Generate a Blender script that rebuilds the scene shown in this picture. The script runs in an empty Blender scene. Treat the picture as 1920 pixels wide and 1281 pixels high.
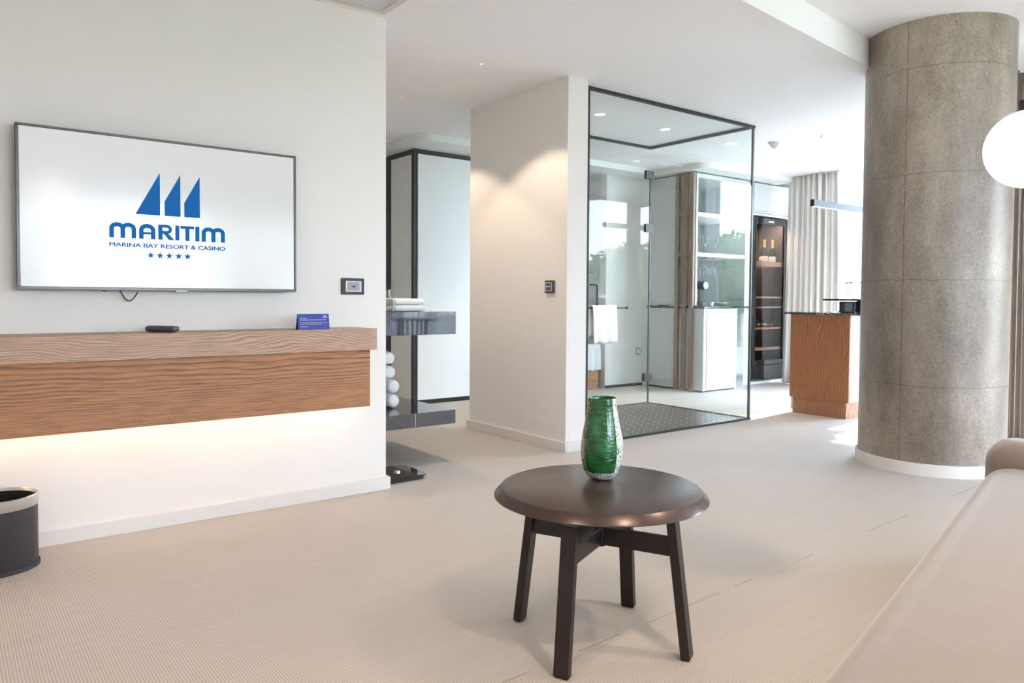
import bpy, bmesh, math, random
from mathutils import Vector, Matrix
PI = math.pi
S = bpy.context.scene
C = S.collection
random.seed(7)

# ---------------------------------------------------------------- camera, world, sun, exposure
cam_d = bpy.data.cameras.new('camera'); cam = bpy.data.objects.new('camera', cam_d); C.objects.link(cam)
cam_d.sensor_width = 36.0
cam_d.lens = 1403.61 / 1920 * 36
cam_d.shift_y = -35.7 / 1920
cam_d.clip_start = 0.02
F = Vector((0.6074486, 0.79365395, -0.03346044)); R_ = Vector((0.79420878, -0.60761381, 0.00615403)); U_ = Vector((0.01544685, 0.03031284, 0.9994211))
m = Matrix((R_, U_, -F)).transposed().to_4x4(); m.translation = (0, 0, 1.08)
cam.matrix_world = m
S.camera = cam

W = bpy.data.worlds.new('sky'); S.world = W; W.use_nodes = True
nt = W.node_tree; nt.nodes.clear()
wo = nt.nodes.new('ShaderNodeOutputWorld'); bg = nt.nodes.new('ShaderNodeBackground')
tc = nt.nodes.new('ShaderNodeTexCoord'); sp = nt.nodes.new('ShaderNodeSeparateXYZ'); rp = nt.nodes.new('ShaderNodeValToRGB')
nt.links.new(tc.outputs['Generated'], sp.inputs[0]); nt.links.new(sp.outputs['Z'], rp.inputs[0])
rp.color_ramp.elements[0].position = 0.0; rp.color_ramp.elements[0].color = (0.80, 0.885, 1.0, 1)
rp.color_ramp.elements[1].position = 0.7; rp.color_ramp.elements[1].color = (0.66, 0.80, 1.0, 1)
nt.links.new(rp.outputs[0], bg.inputs[0]); nt.links.new(bg.outputs[0], wo.inputs[0])
bg.inputs[1].default_value = 12.5

sd = bpy.data.lights.new('sun', 'SUN'); sun = bpy.data.objects.new('sun', sd); C.objects.link(sun)
sd.energy = 5.0; sd.angle = math.radians(1.2); sd.color = (1.0, 0.93, 0.84)
sun.rotation_euler = Vector((0.9, 0.10, 0.62)).to_track_quat('Z', 'Y').to_euler()

S.view_settings.view_transform = 'Standard'; S.view_settings.look = 'None'
S.view_settings.gamma = 1.0; S.view_settings.use_curve_mapping = False
S.view_settings.exposure = 1.63
cy = S.cycles
cy.use_denoising = True
cy.max_bounces = 10; cy.diffuse_bounces = 6; cy.glossy_bounces = 5; cy.transmission_bounces = 8; cy.transparent_max_bounces = 16
cy.caustics_reflective = False; cy.caustics_refractive = False; cy.sample_clamp_indirect = 6.0

def area(name, loc, size, direction, energy=None, color=(1, 1, 1), portal=False):
    d = bpy.data.lights.new(name, 'AREA'); d.shape = 'RECTANGLE'; d.size, d.size_y = size
    o = bpy.data.objects.new(name, d); C.objects.link(o); o.location = loc
    o.rotation_euler = Vector(direction).to_track_quat('-Z', 'Z').to_euler()
    if portal: d.cycles.is_portal = True
    else: d.energy = energy; d.color = color
    return o
# daylight portals in the window openings (they only guide sampling of the sky)
area('window_portal', (8.93, 3.6, 1.3), (3.0, 2.4), (-1, 0, 0), portal=True)
area('window_portal', (7.7, 1.98, 1.3), (2.3, 2.4), (0, 1, 0), portal=True)
area('window_portal', (6.38, -1.5, 1.2), (4.0, 2.4), (-1, 0, 0), portal=True)
area('window_portal', (2.7, -4.48, 1.67), (4.6, 1.35), (0, 1, 0), portal=True)

# ---------------------------------------------------------------- materials
def mat(name, color, rough=0.6, metal=0.0, spec=0.5, bump=None, var=None, coat=0.0, emit=None, estr=0.0, trans=0.0, ior=1.45, alpha=1.0, sheen=0.0):
    """bump=(scale,strength,distance); var=(scale,amount) brightness mottling"""
    M = bpy.data.materials.new(name); M.use_nodes = True
    n = M.node_tree; b = n.nodes['Principled BSDF']
    b.inputs['Base Color'].default_value = (*color, 1); b.inputs['Roughness'].default_value = rough
    b.inputs['Metallic'].default_value = metal; b.inputs['Specular IOR Level'].default_value = spec
    b.inputs['Coat Weight'].default_value = coat; b.inputs['Transmission Weight'].default_value = trans
    b.inputs['IOR'].default_value = ior; b.inputs['Alpha'].default_value = alpha; b.inputs['Sheen Weight'].default_value = sheen
    if emit: b.inputs['Emission Color'].default_value = (*emit, 1); b.inputs['Emission Strength'].default_value = estr
    t = n.nodes.new('ShaderNodeTexCoord')
    if var:
        nz = n.nodes.new('ShaderNodeTexNoise'); nz.inputs['Scale'].default_value = var[0]; nz.inputs['Detail'].default_value = 5
        n.links.new(t.outputs['Object'], nz.inputs['Vector'])
        r = n.nodes.new('ShaderNodeValToRGB'); a = var[1]
        r.color_ramp.elements[0].color = tuple(c * (1 - a) for c in color) + (1,); r.color_ramp.elements[1].color = tuple(min(1, c * (1 + a)) for c in color) + (1,)
        r.color_ramp.elements[0].position = .3; r.color_ramp.elements[1].position = .7
        n.links.new(nz.outputs[0], r.inputs[0]); n.links.new(r.outputs[0], b.inputs['Base Color'])
    if bump:
        nz = n.nodes.new('ShaderNodeTexNoise'); nz.inputs['Scale'].default_value = bump[0]; nz.inputs['Detail'].default_value = 4
        n.links.new(t.outputs['Object'], nz.inputs['Vector'])
        bp = n.nodes.new('ShaderNodeBump'); bp.inputs['Strength'].default_value = bump[1]; bp.inputs['Distance'].default_value = bump[2]
        n.links.new(nz.outputs[0], bp.inputs['Height']); n.links.new(bp.outputs[0], b.inputs['Normal'])
    return M

def math_node(n, op, a, b=None, c=None):
    x = n.nodes.new('ShaderNodeMath'); x.operation = op
    for i, v in enumerate((a, b, c)):
        if v is None: continue
        if isinstance(v, (int, float)): x.inputs[i].default_value = v
        else: n.links.new(v, x.inputs[i])
    return x.outputs[0]

def mix_col(n, fac, a, b):
    x = n.nodes.new('ShaderNodeMix'); x.data_type = 'RGBA'
    for s, v in ((x.inputs[0], fac), (x.inputs[6], a), (x.inputs[7], b)):
        if isinstance(v, (int, float)): s.default_value = v
        elif isinstance(v, tuple): s.default_value = (*v, 1)
        else: n.links.new(v, s)
    return x.outputs[2]

def wood(name, light, dark, axis='X', cath=0.6, rough=0.45, freq=16.0, origin=(0, 0, 0), quad=None):
    M = bpy.data.materials.new(name); M.use_nodes = True; n = M.node_tree; b = n.nodes['Principled BSDF']
    t = n.nodes.new('ShaderNodeTexCoord'); mp = n.nodes.new('ShaderNodeMapping')
    n.links.new(t.outputs['Object'], mp.inputs['Vector'])
    sc = [1, 1, 1]; sc['XYZ'.index(axis)] = 0.4
    mp.inputs['Scale'].default_value = sc; mp.inputs['Location'].default_value = origin
    nz = n.nodes.new('ShaderNodeTexNoise'); nz.inputs['Scale'].default_value = 3.2; nz.inputs['Detail'].default_value = 2.5; nz.inputs['Roughness'].default_value = .45
    n.links.new(mp.outputs[0], nz.inputs['Vector'])
    s2 = n.nodes.new('ShaderNodeSeparateXYZ'); n.links.new(mp.outputs[0], s2.inputs[0])
    across = s2.outputs['Z'] if axis == 'X' else s2.outputs['Y']
    if quad:
        t0 = math_node(n, 'SUBTRACT', across, quad[0]); w = math_node(n, 'MULTIPLY', nz.outputs[0], math_node(n, 'ADD', math_node(n, 'MULTIPLY', t0, cath * 3.2), cath * .25))
        t0 = math_node(n, 'ADD', t0, w); f = math_node(n, 'SUBTRACT', math_node(n, 'MULTIPLY', t0, freq), math_node(n, 'MULTIPLY', math_node(n, 'MULTIPLY', t0, t0), quad[1]))
        f = math_node(n, 'FRACT', f)
    else:
        f = math_node(n, 'ADD', math_node(n, 'MULTIPLY', nz.outputs[0], cath), across)
        f = math_node(n, 'FRACT', math_node(n, 'MULTIPLY', f, freq))
    f = math_node(n, 'POWER', f, 3.0)
    ring = math_node(n, 'MULTIPLY', f, 0.85)
    # fine pores
    mp2 = n.nodes.new('ShaderNodeMapping'); sc2 = [120, 120, 120]; sc2['XYZ'.index(axis)] = 5; mp2.inputs['Scale'].default_value = sc2
    n.links.new(t.outputs['Object'], mp2.inputs['Vector'])
    n2 = n.nodes.new('ShaderNodeTexNoise'); n2.inputs['Scale'].default_value = 1.6; n2.inputs['Detail'].default_value = 3
    n.links.new(mp2.outputs[0], n2.inputs['Vector'])
    pores = math_node(n, 'MULTIPLY', math_node(n, 'SUBTRACT', n2.outputs[0], 0.42), 1.6)
    fac = math_node(n, 'ADD', ring, math_node(n, 'MULTIPLY', pores, 0.9)); fac = math_node(n, 'MINIMUM', math_node(n, 'MAXIMUM', fac, 0.0), 1.0)
    n.links.new(mix_col(n, fac, light, dark), b.inputs['Base Color'])
    b.inputs['Roughness'].default_value = rough
    bp = n.nodes.new('ShaderNodeBump'); bp.inputs['Strength'].default_value = .25; bp.inputs['Distance'].default_value = .002
    n.links.new(math_node(n, 'SUBTRACT', 1.0, fac), bp.inputs['Height']); n.links.new(bp.outputs[0], b.inputs['Normal'])
    return M

def thin_glass(name, tint=(0.972, 0.99, 0.984), f0=0.019):
    M = bpy.data.materials.new(name); M.use_nodes = True; n = M.node_tree; n.nodes.clear()
    o = n.nodes.new('ShaderNodeOutputMaterial'); mx = n.nodes.new('ShaderNodeMixShader'); tr = n.nodes.new('ShaderNodeBsdfTransparent'); gl = n.nodes.new('ShaderNodeBsdfGlossy')
    tr.inputs[0].default_value = (*tint, 1); gl.inputs['Roughness'].default_value = 0.0; gl.inputs[0].default_value = (1, 1, 1, 1)
    lw = n.nodes.new('ShaderNodeLayerWeight'); lw.inputs[0].default_value = .5
    p = math_node(n, 'POWER', lw.outputs['Facing'], 5.0); fac = math_node(n, 'ADD', math_node(n, 'MULTIPLY', p, 1 - f0), f0)
    n.links.new(fac, mx.inputs[0]); n.links.new(tr.outputs[0], mx.inputs[1]); n.links.new(gl.outputs[0], mx.inputs[2]); n.links.new(mx.outputs[0], o.inputs[0])
    return M

def floor_mat():
    M = bpy.data.materials.new('woven_vinyl'); M.use_nodes = True; n = M.node_tree; b = n.nodes['Principled BSDF']
    t = n.nodes.new('ShaderNodeTexCoord'); s2 = n.nodes.new('ShaderNodeSeparateXYZ'); n.links.new(t.outputs['Object'], s2.inputs[0])
    x = math_node(n, 'SINE', math_node(n, 'MULTIPLY', s2.outputs['X'], 2 * PI / 0.0085))
    y = math_node(n, 'SINE', math_node(n, 'MULTIPLY', s2.outputs['Y'], 2 * PI / 0.0075))
    w = math_node(n, 'MULTIPLY', math_node(n, 'ADD', math_node(n, 'MULTIPLY', x, .65), math_node(n, 'MULTIPLY', y, .35)), .5)
    w = math_node(n, 'ADD', w, .5)
    nz = n.nodes.new('ShaderNodeTexNoise'); mp = n.nodes.new('ShaderNodeMapping'); mp.inputs['Scale'].default_value = (2.0, 60, 1)
    n.links.new(t.outputs['Object'], mp.inputs[0]); n.links.new(mp.outputs[0], nz.inputs['Vector']); nz.inputs['Scale'].default_value = 1.0; nz.inputs['Detail'].default_value = 4
    fac = math_node(n, 'ADD', math_node(n, 'MULTIPLY', w, .62), math_node(n, 'MULTIPLY', nz.outputs[0], .2))
    r = n.nodes.new('ShaderNodeValToRGB'); n.links.new(fac, r.inputs[0])
    r.color_ramp.elements[0].position = .02; r.color_ramp.elements[0].color = (0.32, 0.272, 0.235, 1)
    r.color_ramp.elements[1].position = .56; r.color_ramp.elements[1].color = (0.59, 0.548, 0.512, 1)
    # one long sheet seam
    d = math_node(n, 'ABSOLUTE', math_node(n, 'SUBTRACT', math_node(n, 'SUBTRACT', s2.outputs['Y'], math_node(n, 'MULTIPLY', s2.outputs['X'], .0375)), 1.604))
    seam = math_node(n, 'LESS_THAN', d, .0022)
    n3 = n.nodes.new('ShaderNodeTexNoise'); n3.inputs['Scale'].default_value = 5; n.links.new(t.outputs['Object'], n3.inputs['Vector'])
    seam = math_node(n, 'MULTIPLY', seam, math_node(n, 'GREATER_THAN', n3.outputs[0], .5))
    n.links.new(mix_col(n, math_node(n, 'MULTIPLY', seam, .55), r.outputs[0], (.16, .12, .10)), b.inputs['Base Color'])
    bp = n.nodes.new('ShaderNodeBump'); bp.inputs['Strength'].default_value = .3; bp.inputs['Distance'].default_value = .001
    n.links.new(w, bp.inputs['Height']); n.links.new(bp.outputs[0], b.inputs['Normal'])
    b.inputs['Roughness'].default_value = .62; b.inputs['Specular IOR Level'].default_value = .35
    return M

def concrete_mat():
    M = bpy.data.materials.new('cast_concrete'); M.use_nodes = True; n = M.node_tree; b = n.nodes['Principled BSDF']
    t = n.nodes.new('ShaderNodeTexCoord'); s2 = n.nodes.new('ShaderNodeSeparateXYZ'); n.links.new(t.outputs['Object'], s2.inputs[0])
    def noise(scale, detail, stretch=(1, 1, 1), rough=.6):
        mp = n.nodes.new('ShaderNodeMapping'); mp.inputs['Scale'].default_value = stretch; n.links.new(t.outputs['Object'], mp.inputs[0])
        q = n.nodes.new('ShaderNodeTexNoise'); q.inputs['Scale'].default_value = scale; q.inputs['Detail'].default_value = detail; q.inputs['Roughness'].default_value = rough
        n.links.new(mp.outputs[0], q.inputs['Vector']); return q.outputs[0]
    a = noise(1.7, 8, (1, 1, .45), .68); c2 = noise(70, 6, (1, 1, 1), .75)
    r = n.nodes.new('ShaderNodeValToRGB'); n.links.new(math_node(n, 'ADD', math_node(n, 'MULTIPLY', a, .66), math_node(n, 'MULTIPLY', c2, .34)), r.inputs[0])
    e = r.color_ramp.elements; e[0].position = .38; e[0].color = (.155, .122, .098, 1); e[1].position = .62; e[1].color = (.47, .405, .345, 1)
    m1 = e.new(.5); m1.color = (.285, .237, .193, 1)
    vo = n.nodes.new('ShaderNodeTexVoronoi'); vo.inputs['Scale'].default_value = 34; n.links.new(t.outputs['Object'], vo.inputs['Vector'])
    gate = n.nodes.new('ShaderNodeSeparateColor'); n.links.new(vo.outputs['Color'], gate.inputs[0])
    rad = math_node(n, 'MULTIPLY', math_node(n, 'MAXIMUM', math_node(n, 'SUBTRACT', gate.outputs[0], .55), 0.0), .36)
    pit = math_node(n, 'LESS_THAN', vo.outputs['Distance'], rad)
    # speckle ring lines left by the shuttering: four ring seams, one upright seam
    seam = None
    wob = math_node(n, 'MULTIPLY', math_node(n, 'SUBTRACT', noise(5, 3), .5), .03)
    zz = math_node(n, 'ADD', s2.outputs['Z'], wob)
    for z in (2.495, 1.855, 1.203, .55):
        d = math_node(n, 'LESS_THAN', math_node(n, 'ABSOLUTE', math_node(n, 'SUBTRACT', zz, z))  , .0022)
        seam = d if seam is None else math_node(n, 'MAXIMUM', seam, d)
    yy = math_node(n, 'ADD', s2.outputs['Y'], math_node(n, 'MULTIPLY', wob, .4))
    up = math_node(n, 'LESS_THAN', math_node(n, 'ABSOLUTE', math_node(n, 'ADD', yy, .005)), .0030)
    up = math_node(n, 'MULTIPLY', up, math_node(n, 'LESS_THAN', s2.outputs['X'], 0.0))
    up = math_node(n, 'MULTIPLY', up, math_node(n, 'GREATER_THAN', noise(30, 2), .42))
    seam = math_node(n, 'MAXIMUM', seam, up)
    dark = math_node(n, 'MAXIMUM', math_node(n, 'MULTIPLY', pit, .75), math_node(n, 'MULTIPLY', seam, .6))
    sp2 = math_node(n, 'GREATER_THAN', noise(150, 2), .66)
    col = mix_col(n, math_node(n, 'MULTIPLY', sp2, .22), r.outputs[0], (.52, .47, .41))
    n.links.new(mix_col(n, dark, col, (.085, .065, .05)), b.inputs['Base Color'])
    h = math_node(n, 'SUBTRACT', math_node(n, 'MULTIPLY', c2, .35), dark)
    bp = n.nodes.new('ShaderNodeBump'); bp.inputs['Strength'].default_value = .7; bp.inputs['Distance'].default_value = .004
    n.links.new(h, bp.inputs['Height']); n.links.new(bp.outputs[0], b.inputs['Normal'])
    b.inputs['Roughness'].default_value = .36
    return M

def tile_mat():
    M = bpy.data.materials.new('dark_mosaic_tile'); M.use_nodes = True; n = M.node_tree; b = n.nodes['Principled BSDF']
    t = n.nodes.new('ShaderNodeTexCoord'); q = n.nodes.new('ShaderNodeSeparateXYZ'); n.links.new(t.outputs['Object'], q.inputs[0])
    u = math_node(n, 'MULTIPLY', math_node(n, 'SUBTRACT', q.outputs['X'], q.outputs['Y']), .7071); v = math_node(n, 'MULTIPLY', math_node(n, 'ADD', q.outputs['X'], q.outputs['Y']), .7071)
    vr = math_node(n, 'DIVIDE', v, .105); row = math_node(n, 'FLOOR', vr)
    uu = math_node(n, 'FRACT', math_node(n, 'ADD', math_node(n, 'DIVIDE', u, .092), math_node(n, 'MULTIPLY', row, .37)))
    tick = math_node(n, 'LESS_THAN', uu, .055); joint = math_node(n, 'LESS_THAN', math_node(n, 'FRACT', vr), .04)
    col = mix_col(n, math_node(n, 'MULTIPLY', joint, .35), (.085, .078, .078), (.5, .44, .38))
    n.links.new(mix_col(n, math_node(n, 'MULTIPLY', tick, .9), col, (.55, .48, .40)), b.inputs['Base Color']); b.inputs['Roughness'].default_value = .35
    return M

def marble_mat(name, base, vein, scale=2.5, rough=.12, width=.035):
    M = bpy.data.materials.new(name); M.use_nodes = True; n = M.node_tree; b = n.nodes['Principled BSDF']
    t = n.nodes.new('ShaderNodeTexCoord'); q = n.nodes.new('ShaderNodeTexNoise'); q.inputs['Scale'].default_value = scale; q.inputs['Detail'].default_value = 6; q.inputs['Distortion'].default_value = 1.2
    n.links.new(t.outputs['Object'], q.inputs['Vector'])
    v = math_node(n, 'LESS_THAN', math_node(n, 'ABSOLUTE', math_node(n, 'SUBTRACT', q.outputs[0], .5)), width * .25)
    n.links.new(mix_col(n, math_node(n, 'MULTIPLY', v, .8), base, vein), b.inputs['Base Color']); b.inputs['Roughness'].default_value = rough; b.inputs['IOR'].default_value = 1.9
    return M

def vase_mat(name, col, speck_col, thresh, scale, emitless=True):
    M = bpy.data.materials.new(name); M.use_nodes = True; n = M.node_tree; b = n.nodes['Principled BSDF']
    t = n.nodes.new('ShaderNodeTexCoord'); q = n.nodes.new('ShaderNodeTexNoise'); q.inputs['Scale'].default_value = scale; q.inputs['Detail'].default_value = 2
    n.links.new(t.outputs['Object'], q.inputs['Vector'])
    f = math_node(n, 'GREATER_THAN', q.outputs[0], thresh) if scale > 100 else math_node(n, 'MULTIPLY', math_node(n, 'MAXIMUM', math_node(n, 'SUBTRACT', q.outputs[0], .3), 0.0), 2.4)
    n.links.new(mix_col(n, f, col, speck_col), b.inputs['Base Color'])
    b.inputs['Roughness'].default_value = .12; b.inputs['Coat Weight'].default_value = .5
    bp = n.nodes.new('ShaderNodeBump'); bp.inputs['Strength'].default_value = .8; bp.inputs['Distance'].default_value = .006
    q2 = n.nodes.new('ShaderNodeTexNoise'); q2.inputs['Scale'].default_value = 55; q2.inputs['Detail'].default_value = 3
    mp = n.nodes.new('ShaderNodeMapping'); mp.inputs['Scale'].default_value = (.5, .5, 1.6); n.links.new(t.outputs['Object'], mp.inputs[0]); n.links.new(mp.outputs[0], q2.inputs['Vector'])
    n.links.new(q2.outputs[0], bp.inputs['Height']); n.links.new(bp.outputs[0], b.inputs['Normal'])
    return M

wall_m = mat('textured_wallpaper', (.82, .785, .75), .85, bump=(140, .13, .0015))
wallw_m = mat('white_painted_wall', (.82, .81, .80), .8, bump=(140, .15, .001))
ceil_m = mat('ceiling_paint', (.90, .89, .895), .9)
base_m = mat('baseboard_paint', (.76, .725, .70), .55)
floor_m = floor_mat()
slab_wood = wood('ash_slab_wood', (.55, .35, .235), (.18, .095, .058), 'X', .26, .45, 105)
panel_wood = wood('ash_panel_wood', (.47, .205, .078), (.095, .034, .014), 'X', .13, .45, 115, (0, 0, 0), (.01, 130))
bar_wood = wood('bar_wood', (.44, .17, .068), (.20, .07, .03), 'Z', .25, .45, 48)
plinth_wood = wood('plinth_wood', (.46, .215, .10), (.24, .10, .045), 'Z', .35, .45, 45)
concrete_m = concrete_mat()
glass_m = thin_glass('shower_glass')
wglass_m = thin_glass('window_glass', (.97, .985, .98))
tinted_m = thin_glass('dimming_window_glass', (.82, .84, .85))  # tint added to dim the daylight coming through these windows
frame_dk = mat('dark_grey_metal', (.065, .062, .065), .4, .6)
black_m = mat('black_satin', (.02, .02, .022), .35)
black_gl = mat('black_gloss', (.012, .012, .014), .06, coat=.5)
chrome_m = mat('chrome', (.8, .8, .82), .12, 1.0)
steel_m = mat('brushed_steel', (.62, .61, .6), .3, 1.0)
alu_m = mat('anodised_aluminium', (.12, .14, .185), .6, .0)
white_lac = mat('white_lacquer', (.64, .675, .68), .28)
grey_lac = mat('grey_lacquer', (.80, .775, .74), .45)
trim_white = mat('white_trim', (.84, .85, .84), .4)
tv_bezel = mat('tv_bezel', (.10, .095, .095), .3, .7)
logo_m = mat('logo_blue', (0, 0, 0), .5, spec=0, emit=(.018, .135, .40), estr=.34)
table_m = mat('bronze_brown_lacquer', (.075, .05, .043), .26, .35, bump=(400, .06, .0005))
table_leg = mat('dark_brown_metal', (.030, .023, .024), .38, .3)
sofa_m = mat('beige_velvet', (.235, .188, .16), .9, bump=(260, .25, .0015), var=(9, .04), sheen=.5)
curtain_m = mat('linen_curtain', (.82, .785, .74), .85, bump=(300, .2, .001))
sheer_m = mat('sheer_voile', (.90, .91, .92), .9, alpha=.45)
taupe_m = mat('taupe_curtain', (.33, .27, .23), .8)
towel_m = mat('white_terry', (.86, .86, .86), .95, bump=(220, .9, .004), sheen=.4)
linen_m = mat('white_bed_linen', (.85, .85, .86), .9, bump=(12, .6, .02))
stone_m = marble_mat('polished_dark_stone', (.05, .05, .056), (.40, .33, .27), .7, .03, .002)
bmarble_m = marble_mat('black_veined_marble', (.012, .012, .014), (.6, .6, .6), 9, .12, .06)
tile_m = tile_mat()
bin_m = mat('bin_leatherette', (.032, .026, .03), .42, bump=(260, .3, .001))
blue_m = mat('card_blue', (.045, .06, .34), .5)
white_m = mat('print_white', (.85, .85, .87), .6)
clear_m = mat('clear_glass', (.95, .98, .98), .03, trans=1.0, ior=1.3)
oak_m = mat('pale_beech', (.62, .47, .34), .5, var=(14, .1))
gold_m = mat('gold_foil', (.72, .50, .25), .35, .8)
bottle_m = mat('dark_green_bottle', (.012, .03, .018), .1)
label_m = mat('bottle_label', (.75, .72, .68), .6)
rubber_m = mat('rubber', (.03, .03, .03), .7)
remote_m = mat('remote_plastic', (.085, .07, .066), .3)
leaf_m = mat('leaf_green', (.13, .19, .07), .7, var=(1.5, .4))
bark_m = mat('bark', (.16, .11, .08), .9)
grass_m = mat('lawn', (.26, .28, .17), .9, var=(.6, .35))
pave_m = mat('paving', (.42, .40, .38), .9, var=(2, .1))
facade_m = mat('pale_facade', (.62, .60, .58), .8)
roof_m = mat('roof_tiles', (.35, .15, .10), .8)
facglass_m = mat('facade_window', (.10, .13, .16), .1)
lamp_glow = mat('opal_glass_lit', (.9, .88, .85), .4, emit=(1.0, .94, .85), estr=1.1)
spot_glow = mat('downlight_lens_lit', (.9, .9, .9), .4, emit=(1.0, .93, .84), estr=6)
led_glow = mat('led_strip_lit', (.9, .9, .9), .4, emit=(1.0, .64, .37), estr=5.8)
vase_green = vase_mat('mottled_green_glass', (.004, .045, .013), (.022, .17, .05), .56, 17)
vase_fleck = vase_mat('white_flecked_green_glass', (.01, .055, .02), (.80, .85, .84), .47, 330)
vase_gold = vase_mat('gold_flecked_green_glass', (.015, .10, .028), (.80, .62, .40), .60, 260)
bluec_m = mat('blue_grey_fabric', (.18, .24, .36), .8)

# ---------------------------------------------------------------- mesh helpers
def bm_(): return bmesh.new()
def box(bm, x0, x1, y0, y1, z0, z1, bev=0.0, seg=2):
    v = [bm.verts.new(p) for p in ((x0, y0, z0), (x1, y0, z0), (x1, y1, z0), (x0, y1, z0), (x0, y0, z1), (x1, y0, z1), (x1, y1, z1), (x0, y1, z1))]
    fs = [bm.faces.new([v[i] for i in f]) for f in ((0, 3, 2, 1), (4, 5, 6, 7), (0, 1, 5, 4), (1, 2, 6, 5), (2, 3, 7, 6), (3, 0, 4, 7))]
    if bev:
        es = list({e for f in fs for e in f.edges})
        bmesh.ops.bevel(bm, geom=es, offset=bev, segments=seg, profile=.5, affect='EDGES')
    return bm
def prism(bm, pts, z0, z1):
    a = [bm.verts.new((x, y, z0)) for x, y in pts]; b = [bm.verts.new((x, y, z1)) for x, y in pts]; k = len(pts)
    bm.faces.new(a[::-1]); bm.faces.new(b)
    for i in range(k): bm.faces.new((a[i], a[(i + 1) % k], b[(i + 1) % k], b[i]))
    return bm
def lathe(bm, prof, seg=48, c=(0, 0, 0), sx=1.0, sy=1.0, closed=False, fn=None):
    rings = []
    for r, z in prof:
        if r < 1e-6: rings.append([bm.verts.new((c[0], c[1], c[2] + z))])
        else:
            ring = []
            for i in range(seg):
                a = 2 * PI * i / seg; k = fn(a, z) if fn else 1.0
                ring.append(bm.verts.new((c[0] + r * k * sx * math.cos(a), c[1] + r * k * sy * math.sin(a), c[2] + z)))
            rings.append(ring)
    n = len(rings)
    for j in range(n if closed else n - 1):
        A, B = rings[j], rings[(j + 1) % n]
        for i in range(seg):
            i2 = (i + 1) % seg
            if len(A) == 1 and len(B) == 1: continue
            if len(A) == 1: bm.faces.new((A[0], B[i2], B[i]))
            elif len(B) == 1: bm.faces.new((A[i], A[i2], B[0]))
            else: bm.faces.new((A[i], A[i2], B[i2], B[i]))
    return bm
def tube(bm, pts, r, seg=12, cap=True):
    pts = [Vector(p) for p in pts]; rings = []; prev = None
    for i, p in enumerate(pts):
        if i == 0: d = pts[1] - p
        elif i == len(pts) - 1: d = p - pts[i - 1]
        else: d = (pts[i + 1] - p).normalized() + (p - pts[i - 1]).normalized()
        d.normalize()
        if prev is None: u = d.orthogonal().normalized()
        else: u = (prev - d * prev.dot(d)).normalized()
        prev = u; w = d.cross(u); rr = r[i] if isinstance(r, (list, tuple)) else r
        rings.append([bm.verts.new(p + u * rr * math.cos(2 * PI * k / seg) + w * rr * math.sin(2 * PI * k / seg)) for k in range(seg)])
    for A, B in zip(rings, rings[1:]):
        for k in range(seg): bm.faces.new((A[k], A[(k + 1) % seg], B[(k + 1) % seg], B[k]))
    if cap: bm.faces.new(rings[0][::-1]); bm.faces.new(rings[-1])
    return bm
def bar4(bm, p0, p1, w, d, up=(0, 0, 1), bev=0.0):
    """rectangular bar from p0 to p1, w across, d along the other axis"""
    p0, p1 = Vector(p0), Vector(p1); a = (p1 - p0).normalized(); s = a.cross(Vector(up)).normalized(); t = s.cross(a).normalized()
    vs = [bm.verts.new(p + s * i * w / 2 + t * j * d / 2) for p in (p0, p1) for i, j in ((-1, -1), (1, -1), (1, 1), (-1, 1))]
    fs = [bm.faces.new([vs[i] for i in f]) for f in ((3, 2, 1, 0), (4, 5, 6, 7), (0, 1, 5, 4), (1, 2, 6, 5), (2, 3, 7, 6), (3, 0, 4, 7))]
    if bev: bmesh.ops.bevel(bm, geom=list({e for f in fs for e in f.edges}), offset=bev, segments=2, profile=.5, affect='EDGES')
    return bm

def root_loc(p):
    while p.parent: p = p.parent
    return Vector(p.location)
def obj(name, bm, m, parent=None, smooth=False, world=True, sub=0, bevel=0, angle=40):
    """links a mesh; geometry is in world coordinates unless world=False"""
    me = bpy.data.meshes.new(name)
    bmesh.ops.recalc_face_normals(bm, faces=bm.faces[:])
    if parent is not None and world: bmesh.ops.translate(bm, verts=bm.verts[:], vec=-root_loc(parent))
    bm.to_mesh(me); bm.free()
    o = bpy.data.objects.new(name, me); C.objects.link(o)
    for k in (m if isinstance(m, (list, tuple)) else [m]): me.materials.append(k)
    if smooth:
        me.polygons.foreach_set('use_smooth', [True] * len(me.polygons))
        me.set_sharp_from_angle(angle=math.radians(angle))
    if sub:
        s = o.modifiers.new('sub', 'SUBSURF'); s.levels = sub; s.render_levels = sub
    if parent is not None: o.parent = parent
    return o
def thing(name, label, cat, loc=(0, 0, 0), rz=0.0, group=None):
    o = bpy.data.objects.new(name, None); C.objects.link(o); o.location = loc; o.rotation_euler = (0, 0, rz); o.empty_display_size = .05
    o['label'] = label; o['category'] = cat
    if group: o['group'] = group
    return o
def tag(o, label, cat, group=None):
    o['label'] = label; o['category'] = cat
    if group: o['group'] = group
    return o
def struct(name, bm, m, parent=None, **k):
    o = obj(name, bm, m, parent, **k)
    if parent is None: o['kind'] = 'structure'
    return o
def place(o, loc):
    """move a one-mesh thing's origin to loc while its geometry stays put"""
    o.data.transform(Matrix.Translation(-Vector(loc))); o.location = loc; return o
def bx(*a, **k): return box(bm_(), *a, **k)
def dup(root, loc, rz=None, label=None, group=None):
    r = root.copy(); C.objects.link(r); r.location = loc
    if rz is not None: r.rotation_euler = (0, 0, rz)
    if label: r['label'] = label
    if group: r['group'] = group
    for ch in list(root.children):
        c = ch.copy(); C.objects.link(c); c.parent = r
        for g in list(ch.children):
            d = g.copy(); C.objects.link(d); d.parent = c
    return r

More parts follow.
